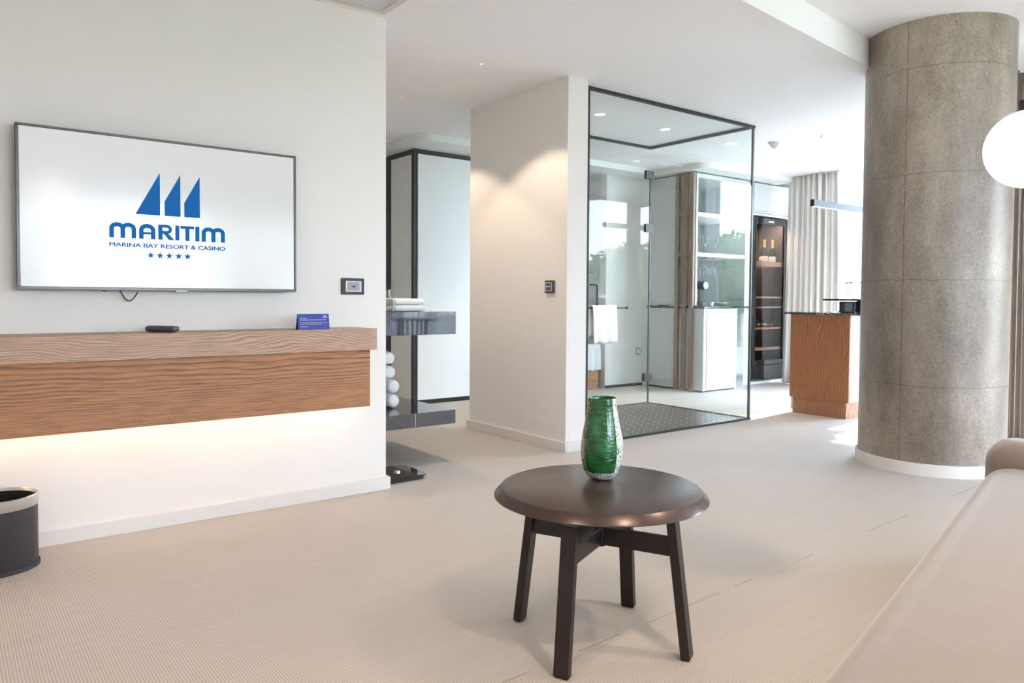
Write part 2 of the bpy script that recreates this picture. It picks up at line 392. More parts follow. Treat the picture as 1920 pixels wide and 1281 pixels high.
# ---------------------------------------------------------------- setting
H = 2.61; H2 = 2.79
def step_y(x): return 2.379 + .0981 * (x - 3.287)
struct('floor', bx(-3.2, 9.15, -4.7, 8.6, -.12, 0), floor_m)
struct('ceiling', prism(bm_(), [(-3.2, step_y(-3.2)), (9.15, step_y(9.15)), (9.15, 8.6), (-3.2, 8.6)], H, H + .25), ceil_m)
struct('ceiling_raised', prism(bm_(), [(-3.2, -4.7), (9.15, -4.7), (9.15, step_y(9.15) - .001), (-3.2, step_y(-3.2) - .001)], H2, H2 + .07), ceil_m)
struct('wall_left', bx(-3.0, 1.978, 3.742, 3.90, 0, H), wall_m)
struct('wall_bathroom', bx(1.82, 1.92, 3.90, 8.4, 0, H), wallw_m)
struct('wall_block', bx(3.466, 3.652, 3.905, 5.10, 0, H), wall_m)
struct('wall_far', bx(1.92, 9.15, 8.4, 8.6, 0, H), wallw_m)
struct('wall_rear', bx(-3.2, -3.0, -4.7, 8.6, 0, H2), wallw_m)
struct('wall_bedroom', bx(6.32, 6.95, 6.42, 6.52, 0, H), wallw_m)
struct('wall_kitchen', bx(6.95, 9.15, 6.32, 6.42, 0, H), wallw_m)
struct('wall_bedroom_side', bx(6.85, 6.95, 6.52, 8.4, 0, H), wallw_m)
struct('wall_bed_divider', bx(4.55, 4.65, 7.2, 8.4, 0, H), wallw_m)
# window walls: solid strips around the openings
w = bm_(); box(w, 8.95, 9.15, 5.15, 6.42, 0, H); box(w, 8.98, 9.08, 1.82, 1.92, 0, H2); box(w, 8.95, 9.15, 1.92, 5.15, 2.60, H2)
struct('wall_right', w, wallw_m)
w = bm_(); box(w, 6.5, 8.98, 1.75, 1.95, 2.68, H2); box(w, 6.2, 6.5, 1.55, 1.95, 0, H2)
struct('wall_terrace', w, wallw_m)
w = bm_(); box(w, 6.4, 6.6, -4.7, -3.5, 0, H2); box(w, 6.4, 6.6, .5, 1.55, 0, H2); box(w, 6.4, 6.6, -3.5, .5, 2.40, H2)
struct('wall_lounge', w, wallw_m)
w = bm_(); box(w, -3.2, .4, -4.7, -4.5, 0, H2); box(w, 5.0, 6.6, -4.7, -4.5, 0, H2); box(w, .4, 5.0, -4.7, -4.5, 2.35, H2); box(w, .4, 5.0, -4.7, -4.5, 0, 1.0)
struct('wall_back', w, wallw_m)
# windows
def window(num, axis, c, a0, a1, z0, z1, nm):
    g = bm_(); t = .05
    def b(p0, p1, q0, q1, d=.05):
        if axis == 'X': box(g, c - d, c + d, p0, p1, q0, q1)
        else: box(g, p0, p1, c - d, c + d, q0, q1)
    b(a0, a1, z0, z0 + t); b(a0, a1, z1 - t, z1)
    for i in range(nm + 1):
        p = a0 + (a1 - a0) * i / nm; p = min(max(p, a0 + t / 2), a1 - t / 2); b(p - t / 2, p + t / 2, z0 + t, z1 - t)
    fr = struct('window_%d' % num, g, frame_dk)
    g = bm_()
    for i in range(nm):
        p, q = a0 + (a1 - a0) * i / nm + t / 2, a0 + (a1 - a0) * (i + 1) / nm - t / 2
        if axis == 'X': box(g, c - .006, c + .006, p, q, z0 + t, z1 - t)
        else: box(g, p, q, c - .006, c + .006, z0 + t, z1 - t)
    obj('pane', g, wglass_m if num == 3 else tinted_m, fr)
window(1, 'X', 9.03, 1.93, 5.15, 0.0, 2.60, 2)
window(2, 'Y', 1.87, 6.5, 8.97, 0.0, 2.68, 2)
window(3, 'X', 6.5, -3.5, .5, .0, 2.40, 4)
window(4, 'Y', -4.6, .4, 5.0, 1.0, 2.35, 4)
# baseboards
g = bm_(); box(g, -3.0, 1.998, 3.722, 3.742, 0, .07, .003); box(g, 1.978, 1.998, 3.742, 3.90, 0, .07)
struct('baseboard_left', g, base_m)
g = bm_(); box(g, 3.446, 3.466, 3.885, 5.10, 0, .07, .003); box(g, 3.466, 3.652, 3.885, 3.905, 0, .07); box(g, 3.446, 3.652, 5.10, 5.12, 0, .07)
struct('baseboard_block', g, base_m)
struct('baseboard_bedroom', bx(6.32, 6.95, 6.40, 6.42, 0, .03), black_m)
# ceiling soffit with rounded corners
def arc(cx, cy, r, a0, a1, n=10): return [(cx + r * math.cos(math.radians(a0 + (a1 - a0) * i / n)), cy + r * math.sin(math.radians(a0 + (a1 - a0) * i / n))) for i in range(n + 1)]
pts = arc(3.73, 6.23, .15, 180, 270) + [(6.81, 6.08)] + arc(6.96, 5.51, .15, 180, 270) + [(8.58, 5.36), (8.58, 6.31), (6.94, 6.31), (6.94, 6.41), (4.6, 6.41), (4.6, 8.39), (3.58, 8.39)]
struct('trim_1', prism(bm_(), pts, 2.545, H), trim_white)

# ---------------------------------------------------------------- concrete column
col = thing('concrete_column', 'round bare concrete column with shuttering seams and a white ring at its foot', 'column', (5.19, 2.23, 0))
obj('shaft', lathe(bm_(), [(0, 0), (.43, 0), (.43, H2), (0, H2)], 128), concrete_m, col, smooth=True, world=False)
obj('base_ring', lathe(bm_(), [(.432, 0), (.446, 0), (.446, .072), (.432, .075)], 128, closed=True), base_m, col, smooth=True, world=False)

# ---------------------------------------------------------------- television
tv = thing('television', 'large flat television on the wall showing three blue sails and hotel lettering', 'television', (.85, 3.74, 1.1))
TY = 3.672
g = bm_(); o0 = (.255, 1.437, 1.100, 1.783); i0 = (.268, 1.425, 1.114, 1.772)
box(g, o0[0], o0[1], TY, TY + .03, o0[2], i0[2], .002); box(g, o0[0], o0[1], TY, TY + .03, i0[3], o0[3], .002)
box(g, o0[0], i0[0], TY, TY + .03, i0[2], i0[3], .002); box(g, i0[1], o0[1], TY, TY + .03, i0[2], i0[3], .002)
obj('bezel', g, tv_bezel, tv)
obj('back_housing', bx(.27, 1.42, TY + .008, 3.7415, 1.115, 1.77, .005), black_m, tv)
screen_m = mat('lit_screen', (.12, .12, .12), .13, spec=.8, emit=(.78, .78, .785), estr=.225)
scr = obj('screen', bx(i0[0], i0[1], TY + .004, TY + .008, i0[2], i0[3]), screen_m, tv)
LY = TY + .0032
def quadpoly(bm, pts):
    bm.faces.new([bm.verts.new((x, LY, z)) for x, z in pts])
def ribbon(bm, c, w):
    c = [Vector((p[0], 0, p[1])) for p in c]; L = []; Rr = []
    for i, p in enumerate(c):
        d = (c[min(i + 1, len(c) - 1)] - c[max(i - 1, 0)]).normalized(); nn = Vector((-d.z, 0, d.x)) * w / 2
        L.append(bm.verts.new((p.x + nn.x, LY, p.z + nn.z))); Rr.append(bm.verts.new((p.x - nn.x, LY, p.z - nn.z)))
    for i in range(len(c) - 1): bm.faces.new((L[i], L[i + 1], Rr[i + 1], Rr[i]))
def arch(bm, x0, x1, zb, zt, w, zb2=None):
    r = (x1 - x0) / 2 - w / 2; cx = (x0 + x1) / 2; zc = zt - w / 2 - r * .8
    pts = [(x0 + w / 2, zb), (x0 + w / 2, zc)] + [(cx + r * math.cos(a), zc + r * .8 * math.sin(a)) for a in [PI - PI * i / 14 for i in range(1, 14)]] + [(x1 - w / 2, zc), (x1 - w / 2, zb if zb2 is None else zb2)]
    ribbon(bm, pts, w)
for pl in ([(.700, 1.441), (.802, 1.441), (.802, 1.633)], [(.821, 1.441), (.889, 1.441), (.889, 1.633), (.821, 1.505)], [(.905, 1.441), (.974, 1.441), (.974, 1.633), (.905, 1.505)]):
    g = bm_(); quadpoly(g, pl); obj('sail', g, logo_m, tv)
g = bm_()
zb, zt, sw = 1.332, 1.400, .0185
for x0, x1 in ((.595, .702), (.981, 1.087)):
    mid = (x0 + x1) / 2; arch(g, x0, mid + sw / 2, zb, zt, sw); arch(g, mid - sw / 2, x1, zb, zt, sw)
arch(g, .714, .781, zb, zt, sw); quadpoly(g, [(.722, 1.353), (.773, 1.353), (.773, 1.363), (.722, 1.363)])
quadpoly(g, [(.793, zb), (.811, zb), (.811, zt), (.793, zt)])
ribbon(g, [(.805, zt - .006), (.822, zt - .006)] + [(.828 + .0165 * math.cos(a), 1.380 + .0145 * math.sin(a)) for a in [PI / 2 - PI * i / 12 for i in range(0, 13)]] + [(.805, 1.3655)], .0135)
quadpoly(g, [(.815, 1.362), (.834, 1.362), (.862, zb), (.838, zb)])
quadpoly(g, [(.8655, zb), (.883, zb), (.883, zt), (.8655, zt)])
quadpoly(g, [(.888, zt - .013), (.948, zt - .013), (.948, zt), (.888, zt)]); quadpoly(g, [(.909, zb), (.927, zb), (.927, zt - .013), (.909, zt - .013)])
quadpoly(g, [(.953, zb), (.971, zb), (.971, zt), (.953, zt)])
for f in g.faces: f.normal_update()
obj('lettering', g, logo_m, tv)
for cx in (.761, .8, .839, .879, .918):
    g = bm_(); quadpoly(g, [(cx + (.0165 if k % 2 == 0 else .0068) * math.sin(2 * PI * k / 10), 1.2595 + (.0165 if k % 2 == 0 else .0068) * math.cos(2 * PI * k / 10)) for k in range(10)])
    obj('star', g, logo_m, tv)
def text_obj(name, body, x0, x1, y, z, h, m, parent, offset=0.0):
    cu = bpy.data.curves.new(name, 'FONT'); cu.body = body; cu.size = 1; cu.offset = offset; cu.resolution_u = 4
    t = bpy.data.objects.new(name, cu); C.objects.link(t)
    bpy.context.view_layer.update()
    me = bpy.data.meshes.new_from_object(t.evaluated_get(bpy.context.evaluated_depsgraph_get()))
    bpy.data.objects.remove(t); bpy.data.curves.remove(cu)
    xs = [v.co.x for v in me.vertices]; ys = [v.co.y for v in me.vertices]
    sx = (x1 - x0) / (max(xs) - min(xs)); sy = h / (max(ys) - min(ys)); mx, my = min(xs), min(ys)
    L = root_loc(parent)
    for v in me.vertices: v.co = Vector((x0 + (v.co.x - mx) * sx, y, z + (v.co.y - my) * sy)) - L
    b = bmesh.new(); b.from_mesh(me); base = b.verts[:] + b.edges[:] + b.faces[:]
    for dx, dz in ((-.0011, 0), (.0011, 0), (0, .0006), (0, -.0006)):
        e = bmesh.ops.duplicate(b, geom=base); bmesh.ops.translate(b, verts=[q for q in e['geom'] if isinstance(q, bmesh.types.BMVert)], vec=(dx, 0, dz))
    b.to_mesh(me); b.free()
    me.materials.clear(); me.materials.append(m)
    o = bpy.data.objects.new(name, me); C.objects.link(o); o.parent = parent; return o
text_obj('caption', 'MARINA BAY RESORT & CASINO', .596, 1.087, LY, 1.2935, .0178, logo_m, tv)
obj('badge', bx(.865, .915, TY - .002, TY + .004, 1.0955, 1.102), mat('tv_badge', (.62, .61, .60), .4), tv)
g = bm_(); tube(g, [(.64 + .075 * t, 3.72, 1.105 - .045 * math.sin(PI * t) - .012 * t) for t in [i / 12 for i in range(13)]], .0025, 8); obj('cable', g, black_m, tv, smooth=True)
obj('sensor', bx(.565, .58, TY + .004, TY + .02, 1.094, 1.1005), black_m, tv)

# ---------------------------------------------------------------- floating wall desk
dk = thing('floating_shelf', 'long floating wooden shelf below the television with glowing warm light strip underneath', 'shelf', (.5, 3.74, .5))
obj('slab', bx(-2.4, 1.80, 3.50, 3.742, .805, .915, .002), slab_wood, dk)
obj('front_panel', bx(-2.4, 1.775, 3.53, 3.55, .51, .805, .001), panel_wood, dk)
obj('end_panel', bx(1.755, 1.775, 3.55, 3.742, .51, .805), panel_wood, dk)
obj('light_strip', bx(-2.38, 1.74, 3.66, 3.672, .535, .545), led_glow, dk)
g = bm_(); box(g, -2.4, 1.755, 3.55, 3.735, .545, .56); obj('bottom_board', g, white_m, dk)

# remote
rm = thing('remote_control', 'dark remote control lying on the wooden shelf below the television', 'remote control', (.792, 3.61, .915), math.radians(-48))
g = bx(-.072, .072, -.026, .026, .004, .027, .010, 3)
obj('body', g, remote_m, rm, smooth=True, world=False)
g = bm_()
for i in range(9):
    for j in (-1, 0, 1): box(g, -.060 + i * .0135 - .004, -.060 + i * .0135 + .004, j * .012 - .003, j * .012 + .003, .0265, .0290)
obj('buttons', g, mat('remote_keys', (.30, .27, .26), .5), rm, world=False)
obj('foot', bx(-.06, .06, -.015, .015, 0, .005), rubber_m, rm, world=False)

# tent card
cd = thing('tent_card', 'small blue folded card standing at the right end of the wooden shelf', 'card', (1.46, 3.56, .915))
g = bm_(); x0, x1 = 1.392, 1.555
v = [g.verts.new(p) for p in ((x0, 3.535, .915), (x1, 3.535, .915), (x1, 3.550, .992), (x0, 3.550, .992), (x0, 3.572, .915), (x1, 3.572, .915))]
g.faces.new((v[0], v[1], v[2], v[3])); g.faces.new((v[3], v[2], v[5], v[4]))
o = obj('card', g, blue_m, cd); s = o.modifiers.new('thick', 'SOLIDIFY'); s.thickness = .0012
def cardpt(u, t, off=.0016):  # u along x 0..1, t up 0..1
    return (x0 + (x1 - x0) * u, 3.535 + .015 * t - off, .915 + .077 * t + .0004)
g = bm_()
def crect(u0, u1, t0, t1): g.faces.new([g.verts.new(cardpt(*q)) for q in ((u0, t0), (u1, t0), (u1, t1), (u0, t1))])
rr = random.Random(3)
for t, u1, hh in ((.69, .30, .030), (.60, .90, .022), (.43, .91, .022), (.33, .76, .022), (.17, .30, .028)):
    u = .07
    while u < u1:
        L = rr.uniform(.02, .05); crect(u, min(u + L, u1), t, t + hh); u += L + .008
crect(.79, .94, .755, .80)
for k in range(3):
    u = .825 + k * .031; g.faces.new([g.verts.new(cardpt(*q)) for q in ((u, .83), (u + .024, .83), (u + .024, .93), (u + .012, .90))])
obj('print', g, white_m, cd)

# wall socket (data outlet) and touch switch
so = thing('wall_socket', 'dark framed data socket plate on the wall right of the television', 'socket', (1.776, 3.74, 1.13))
obj('plate', bx(1.710, 1.842, 3.733, 3.742, 1.090, 1.178, .002), mat('bronze_plate', (.055, .046, .044), .3, .4), so)
obj('surround', bx(1.731, 1.823, 3.729, 3.734, 1.105, 1.163), chrome_m, so)
g = bm_()
for k in range(3): box(g, 1.742 + k * .0235, 1.7645 + k * .0235, 3.727, 3.7295, 1.111, 1.158)
obj('module', g, mat('grey_module', (.33, .35, .39), .4), so)
obj('jack', bx(1.770, 1.784, 3.7262, 3.7275, 1.128, 1.139), black_m, so)
sw_ = thing('touch_switch', 'square dark touch switch with three blue dots on the wall block', 'switch', (3.466, 4.08, 1.16))
obj('plate', bx(3.452, 3.466, 4.030, 4.128, 1.112, 1.203, .003), mat('switch_frame', (.07, .055, .05), .35), sw_)
obj('surround', bx(3.448, 3.453, 4.047, 4.116, 1.125, 1.190), mat('satin_metal', (.6, .58, .55), .35, .6), sw_)
obj('keypad', bx(3.4455, 3.4485, 4.056, 4.106, 1.133, 1.182), mat('keypad_grey', (.09, .085, .09), .4), sw_)
g = bm_()
for y in (4.066, 4.082, 4.098): box(g, 3.4445, 3.446, y - .004, y + .004, 1.156, 1.160)
obj('indicator', g, mat('blue_led', (.1, .1, .3), .4, emit=(.3, .35, 1.0), estr=1.2), sw_)

# ---------------------------------------------------------------- bin
bn = thing('waste_bin', 'dark oval waste bin with a steel rim on the floor below the shelf', 'waste bin', (.155, 3.545, 0))
obj('body', lathe(bm_(), [(0, .012), (.148, .012), (.150, .02), (.150, .262), (.146, .262), (.144, .025), (0, .02)], 64, sy=.86), bin_m, bn, smooth=True, world=False)
obj('rim', lathe(bm_(), [(.1512, .245), (.1525, .247), (.1525, .287), (.149, .290), (.146, .286), (.144, .247)], 64, closed=True, sy=.86), steel_m, bn, smooth=True, world=False)
obj('foot_ring', lathe(bm_(), [(.148, 0), (.156, 0), (.157, .012), (.154, .018), (.148, .018)], 64, closed=True, sy=.86), rubber_m, bn, smooth=True, world=False)
obj('liner', lathe(bm_(), [(.143, .278), (.1405, .278), (.138, .03), (.141, .03)], 64, closed=True, sy=.86), black_m, bn, smooth=True, world=False)

# ---------------------------------------------------------------- ceiling grille, detector, downlights, added lounge fill
gr = thing('air_grille', 'slatted white air grille in the ceiling above the television wall', 'grille', (.4, 3.4, H))
g = bm_(); box(g, -1.6, 1.93, 3.64, 3.675, H - .012, H + 0); box(g, -1.6, 1.93, 3.0, 3.03, H - .012, H); box(g, 1.895, 1.93, 3.03, 3.64, H - .012, H); box(g, -1.6, -1.57, 3.03, 3.64, H - .012, H)
obj('frame', g, mat('grille_frame', (.70, .62, .56), .5), gr)
g = bm_()
for i in range(40): y = 3.037 + i * .0152; box(g, -1.57, 1.895, y, y + .0055, H - .010, H - .002)
obj('louvre', g, trim_white, gr)
obj('backing', bx(-1.57, 1.895, 3.03, 3.64, H - .002, H), black_m, gr)

sm = thing('smoke_detector', 'white round smoke detector on the ceiling between shower and pendant', 'smoke detector', (6.52, 4.30, H))
obj('mount', lathe(bm_(), [(0, -.001), (.062, -.001), (.062, -.014), (0, -.014)], 32), white_m, sm, smooth=True, world=False)
obj('dome', lathe(bm_(), [(.052, -.013), (.050, -.030), (.040, -.034), (.036, -.046), (.022, -.050), (.018, -.060), (0, -.062)], 32), mat('detector_plastic', (.75, .73, .69), .5), sm, smooth=True, world=False)

def downlight(x, y, label, power, ang=70, blend=.6):
    t = thing('downlight', label, 'ceiling light', (x, y, H), group='recessed ceiling downlights')
    obj('trim_ring', lathe(bm_(), [(.042, -.001), (.054, -.001), (.054, -.005), (.042, -.005)], 32, closed=True), white_m, t, smooth=True, world=False)
    obj('lens', lathe(bm_(), [(0, -.001), (.042, -.001), (.042, -.003), (0, -.003)], 32), spot_glow, t, world=False)
    d = bpy.data.lights.new('downlight_bulb', 'SPOT'); d.energy = power; d.spot_size = math.radians(ang); d.spot_blend = blend; d.color = (1, .80, .60); d.shadow_soft_size = .03
    l = bpy.data.objects.new('downlight_bulb', d); C.objects.link(l); l.parent = t; l.location = (0, 0, -.02)
    return t
downlight(4.394, 4.553, 'round lit downlight nearest the concrete ceiling edge of the glass shower, left one', 20)
downlight(5.236, 4.582, 'round lit downlight in the middle of the shower ceiling', 20)
downlight(6.185, 4.592, 'round lit downlight just right of the glass shower', 20)
downlight(4.68, 5.73, 'round lit downlight behind the glass shower', 20)
def lounge_fill(x, y, label):  # unseen ceiling lamps added as warm fill for the foreground
    t = thing('lounge_fill_light', label, 'ceiling light', (x, y, H2), group='added fill lights in the raised lounge ceiling')
    obj('trim_ring', lathe(bm_(), [(.045, -.001), (.058, -.001), (.058, -.005), (.045, -.005)], 32, closed=True), white_m, t, smooth=True, world=False)
    obj('lens', lathe(bm_(), [(0, -.001), (.045, -.001), (.045, -.003), (0, -.003)], 32), spot_glow, t, world=False)
    d = bpy.data.lights.new('lounge_fill_bulb', 'SPOT'); d.energy = 52; d.spot_size = math.radians(120); d.spot_blend = .8; d.color = (1, .78, .58); d.shadow_soft_size = .06
    l = bpy.data.objects.new('lounge_fill_bulb', d); C.objects.link(l); l.parent = t; l.location = (0, 0, -.02)
for lx, ly, lb in ((-.6, .9, 'added lounge fill light behind the viewer on the left'), (1.2, -.2, 'added lounge fill light above the sofa'), (2.9, .1, 'added lounge fill light above the sofa arm'), (1.2, -2.6, 'added lounge fill light nearest the back window')): lounge_fill(lx, ly, lb)
pin_glow = mat('pin_lens_lit', (.9, .88, .85), .4, emit=(1, .9, .8), estr=.25)
def pin_spot(x, y, label, power):
    t = thing('pin_spot', label, 'ceiling light', (x, y, H), group='small pin spots in the hall ceiling')
    obj('trim_ring', lathe(bm_(), [(.012, -.0005), (.018, -.0005), (.018, -.002), (.012, -.002)], 24, closed=True), ceil_m, t, smooth=True, world=False)
    obj('lens', lathe(bm_(), [(0, -.0004), (.012, -.0004), (.012, -.0012), (0, -.0012)], 24), pin_glow, t, world=False)
    d = bpy.data.lights.new('pin_bulb', 'SPOT'); d.energy = power; d.spot_size = math.radians(108); d.spot_blend = .25; d.color = (1, .78, .58); d.shadow_soft_size = .012
    l = bpy.data.objects.new('pin_bulb', d); C.objects.link(l); l.parent = t; l.location = (0, 0, -.006)
pin_spot(2.85, 4.07, 'small pin spot in the hall ceiling, the one nearer the television wall', 16)
pin_spot(2.85, 5.15, 'small pin spot in the hall ceiling, the one further back by the wardrobe', 16)

# ---------------------------------------------------------------- shower enclosure
sh = thing('shower_enclosure', 'frameless glass shower enclosure with dark rails and hinged door', 'shower', (4.75, 4.6, 0))
GY, GB, GX = 4.01, 5.21, 5.742
obj('glass_panel', bx(3.66, GX, GY - .005, GY + .005, .02, H - .02), glass_m, sh)
obj('glass_panel', bx(GX - .005, GX + .005, GY + .006, GB - .006, .02, H - .02), glass_m, sh)
obj('glass_panel', bx(3.66, 4.868, GB - .005, GB + .005, .02, H - .02), glass_m, sh)
def rails(z0, z1, nm, wd):
    for a in ((3.652, GX + wd, GY - wd, GY + wd), (GX - wd, GX + wd, GY + wd, GB - wd), (3.652, GX + wd, GB - wd, GB + wd)):
        obj(nm, bx(*a, z0, z1), frame_dk, sh)
rails(H - .024, H, 'top_rail', .014); rails(0, .018, 'floor_rail', .014)
obj('wall_channel', bx(3.654, 3.760, GY - .012, GY + .012, .018, H - .024), frame_dk, sh)
obj('corner_strip', bx(GX - .009, GX + .009, GY - .009, GY + .009, .018, H - .024), mat('grey_seal', (.14, .15, .16), .3), sh)
obj('back_corner_strip', bx(GX - .007, GX + .007, GB - .007, GB + .007, .018, 2.36), mat('dark_seal', (.07, .07, .08), .35), sh)
dr = obj('door', bx(4.876, GX - .012, GB - .005, GB + .005, .024, 2.50), glass_m, sh)
obj('edge_strip', bx(4.868, 4.876, GB - .008, GB + .008, .02, 2.36), mat('strip_grey', (.2, .21, .22), .4), sh)
for z in (2.325, 1.79, .275):
    obj('hinge', bx(GX - .075, GX + .045, GB - .016, GB + .016, z - .042, z + .042, .003), frame_dk, dr)
obj('transom', bx(4.868, GX - .012, GB - .006, GB + .006, 2.505, H - .024), glass_m, sh)
g = bm_(); hx = 4.962; tube(g, [(hx - .045, GB - .04, 1.205), (hx - .01, GB - .052, 1.205), (hx, GB - .055, 1.19), (hx, GB - .055, 1.0), (hx - .01, GB - .052, .985), (hx - .045, GB - .04, .985)], .009, 12)
tube(g, [(hx - .045, GB - .005, 1.205), (hx - .045, GB - .045, 1.205)], .009, 10); tube(g, [(hx - .045, GB - .005, .985), (hx - .045, GB - .045, .985)], .009, 10)
obj('handle', g, frame_dk, dr, smooth=True)
g = bm_(); tube(g, [(4.80, GB - .045, .985), (5.375, GB - .045, .985)], .008, 12); tube(g, [(5.36, GB - .045, .985), (5.36, GB - .005, .985)], .008, 10); tube(g, [(5.368, GB - .045, .985), (5.382, GB - .045, .985)], .013, 12)
obj('towel_rail', g, frame_dk, dr, smooth=True)
tr_ = tag(obj('shower_tray', bx(3.66, GX - .018, GY + .018, GB - .018, 0, .012), tile_m), 'dark tiled shower floor with pale joints inside the glass', 'shower tray')

def cloth_over_rail(x0, x1, yc, zr, zb1, zb2, thick=.012, r=.016, n=18):
    g = bm_(); prof = []
    for i in range(12): prof.append((yc - r - .004, zb1 + (zr - zb1) * i / 12))
    for i in range(9): a = PI - PI * i / 8; prof.append((yc + (r + .002) * math.cos(a), zr + (r + .002) * math.sin(a)))
    for i in range(1, 10): prof.append((yc + r + .004, zr - (zr - zb2) * i / 9))
    rows = []
    for y, z in prof:
        row = []
        for k in range(n + 1):
            u = k / n; hang = max(0, (zr - z) / (zr - zb1)); x = x0 + (x1 - x0) * u + hang * .012 * math.sin(3 + 5 * u) * 1
            s = -1 if y < yc else 1
            row.append(g.verts.new((x, y + s * hang * .009 * (1 + math.sin(u * 17 + 1)), z + (.006 * math.sin(u * 9) if hang > .9 else 0))))
        rows.append(row)
    for A, B in zip(rows, rows[1:]):
        for k in range(n): g.faces.new((A[k], A[k + 1], B[k + 1], B[k]))
    return g
o = obj('hanging_towel', cloth_over_rail(4.895, 5.21, GB - .045, .985, .645, .70), towel_m, smooth=True, angle=180)
s = o.modifiers.new('thick', 'SOLIDIFY'); s.thickness = .009; s.offset = 1
tag(o, 'white towel hanging over the rail of the glass shower door', 'towel')

# ---------------------------------------------------------------- vanity stone shelves, towels, scales
VY = 4.12
v1 = thing('stone_shelf', 'upper thick polished dark stone shelf, high on the wall behind the television', 'shelf', (2.3, 4.5, .84))
obj('slab', bx(1.92, 2.69, VY, 5.10, .838, .985, .002), stone_m, v1)
obj('bracket', bx(1.921, 2.10, 4.4, 4.46, .80, .838), frame_dk, v1)
v2 = thing('stone_shelf', 'lower polished dark stone shelf close to the floor with rolled towels', 'shelf', (2.3, 4.5, .25))
obj('slab', bx(1.92, 2.69, VY, 5.02, .250, .340, .002), stone_m, v2)
obj('bracket', bx(1.921, 2.10, 4.4, 4.46, .22, .250), frame_dk, v2)
obj('joint', bx(2.386, 2.389, VY - .0006, VY, .252, .338), mat('pale_joint', (.5, .48, .46), .5), v2)
def towel_fold(w, d, h):
    """folded towel: rounded front fold, stacked layers"""
    g = bm_(); box(g, -w / 2, w / 2, -d / 2, d / 2, 0, h, h * .42, 4)
    for v in g.verts:
        v.co.x += .006 * math.sin(v.co.y * 40 + v.co.z * 90); v.co.z += .003 * math.sin(v.co.x * 33) * (v.co.z / h)
    return g
tp = obj('folded_towel', towel_fold(.24, .30, .042), towel_m, smooth=True, sub=1, angle=180); tp.location = (2.42, 4.40, .985)
tag(tp, 'lower white folded towel lying on the upper stone shelf', 'towel', 'folded towels on the upper stone shelf')
t2 = tp.copy(); C.objects.link(t2); t2.location = (2.41, 4.40, 1.0275); t2.rotation_euler = (0, 0, .06); t2['label'] = 'upper white folded towel on top of the stone shelf pile'
tr2 = obj('rolled_towel', lathe(bm_(), [(0, -.16), (.036, -.158), (.045, -.145), (.0475, -.05), (.047, .05), (.045, .145), (.036, .158), (0, .16)], 24), towel_m, smooth=True, sub=1, angle=180)
tr2.rotation_euler = (PI / 2, 0, 0)
z0 = .340
for k, (dx, zz, lb) in enumerate(((0, .048, 'bottom white rolled towel resting on the lower stone shelf'), (.0, .144, 'second white rolled towel from the bottom of the pile on the lower stone shelf'), (-.03, .240, 'third white rolled towel from the bottom of the pile on the lower stone shelf'), (-.035, .336, 'topmost white rolled towel of the pile on the lower stone shelf'))):
    q = tr2 if k == 0 else tr2.copy()
    if k: C.objects.link(q)
    q.location = (2.385 + dx, 4.55, z0 + zz); tag(q, lb, 'towel', 'rolled towels on the lower stone shelf')
gg = tag(obj('glass_carafe', lathe(bm_(), [(0, .002), (.045, .002), (.05, .01), (.046, .06), (.022, .10), (.02, .13), (.026, .14), (.022, .139), (.017, .13), (.019, .10), (.042, .06), (.045, .012), (0, .01)], 32, c=(2.24, 4.22, .985)), clear_m, smooth=True), 'clear glass carafe beside the towels on the upper stone shelf', 'carafe')

sc_ = thing('bathroom_scale', 'black glass bathroom scale with chrome buttons on the floor below the stone shelves', 'scale', (2.15, 3.98, 0))
g = bm_(); pts = arc(2.255, 3.845, .04, -90, 0, 6) + arc(2.255, 4.075, .04, 0, 90, 6) + arc(2.045, 4.075, .04, 90, 180, 6) + arc(2.045, 3.845, .04, 180, 270, 6)
prism(g, pts, .022, .030); obj('platform', g, black_gl, sc_)
g = bm_(); prism(g, [(2.15 + (x - 2.15) * .93, 3.96 + (y - 3.96) * .93) for x, y in pts], .006, .022); obj('base', g, black_m, sc_)
g = bm_(); lathe(g, [(0, .030), (.020, .030), (.020, .036), (.016, .040), (0, .040)], 24, c=(2.165, 3.955, 0)); obj('chrome_button', g, chrome_m, sc_, smooth=True)
for x, y in ((2.06, 3.86), (2.24, 3.86), (2.06, 4.06), (2.24, 4.06)):
    g = bm_(); lathe(g, [(0, 0), (.012, 0), (.012, .007), (0, .007)], 12, c=(x, y, 0)); obj('foot', g, rubber_m, sc_)

# ---------------------------------------------------------------- wardrobe
wd = thing('wardrobe', 'tall white wardrobe with dark frame edges behind the stone shelves', 'wardrobe', (4.08, 6.8, 0))
obj('door_panel', bx(3.785, 4.425, 6.485, 6.51, .045, 2.495, .002), mat('wardrobe_white', (.82, .845, .85), .3), wd)
obj('side_panel', bx(3.752, 3.762, 6.55, 6.985, .045, 2.495), grey_lac, wd)
g = bm_(); box(g, 3.745, 3.785, 6.50, 6.55, 0, 2.545); box(g, 3.785, 4.43, 6.505, 6.54, 2.495, 2.545); box(g, 3.75, 3.785, 6.55, 7.16, 2.495, 2.545); box(g, 3.745, 3.785, 6.985, 7.16, 0, 2.495)
obj('frame', g, frame_dk, wd)
obj('carcass', bx(3.763, 4.43, 6.54, 7.15, .03, 2.495), grey_lac, wd)
obj('plinth', bx(3.79, 4.43, 6.495, 7.0, 0, .045), black_m, wd)

ow = thing('wall_outlet', 'pale square outlet low on the white wall behind the shower door', 'socket', (6.885, 6.42, .42))
obj('frame', bx(6.84, 6.93, 6.412, 6.42, .38, .465, .002), chrome_m, ow)
obj('insert', bx(6.856, 6.914, 6.409, 6.413, .395, .45), white_m, ow)
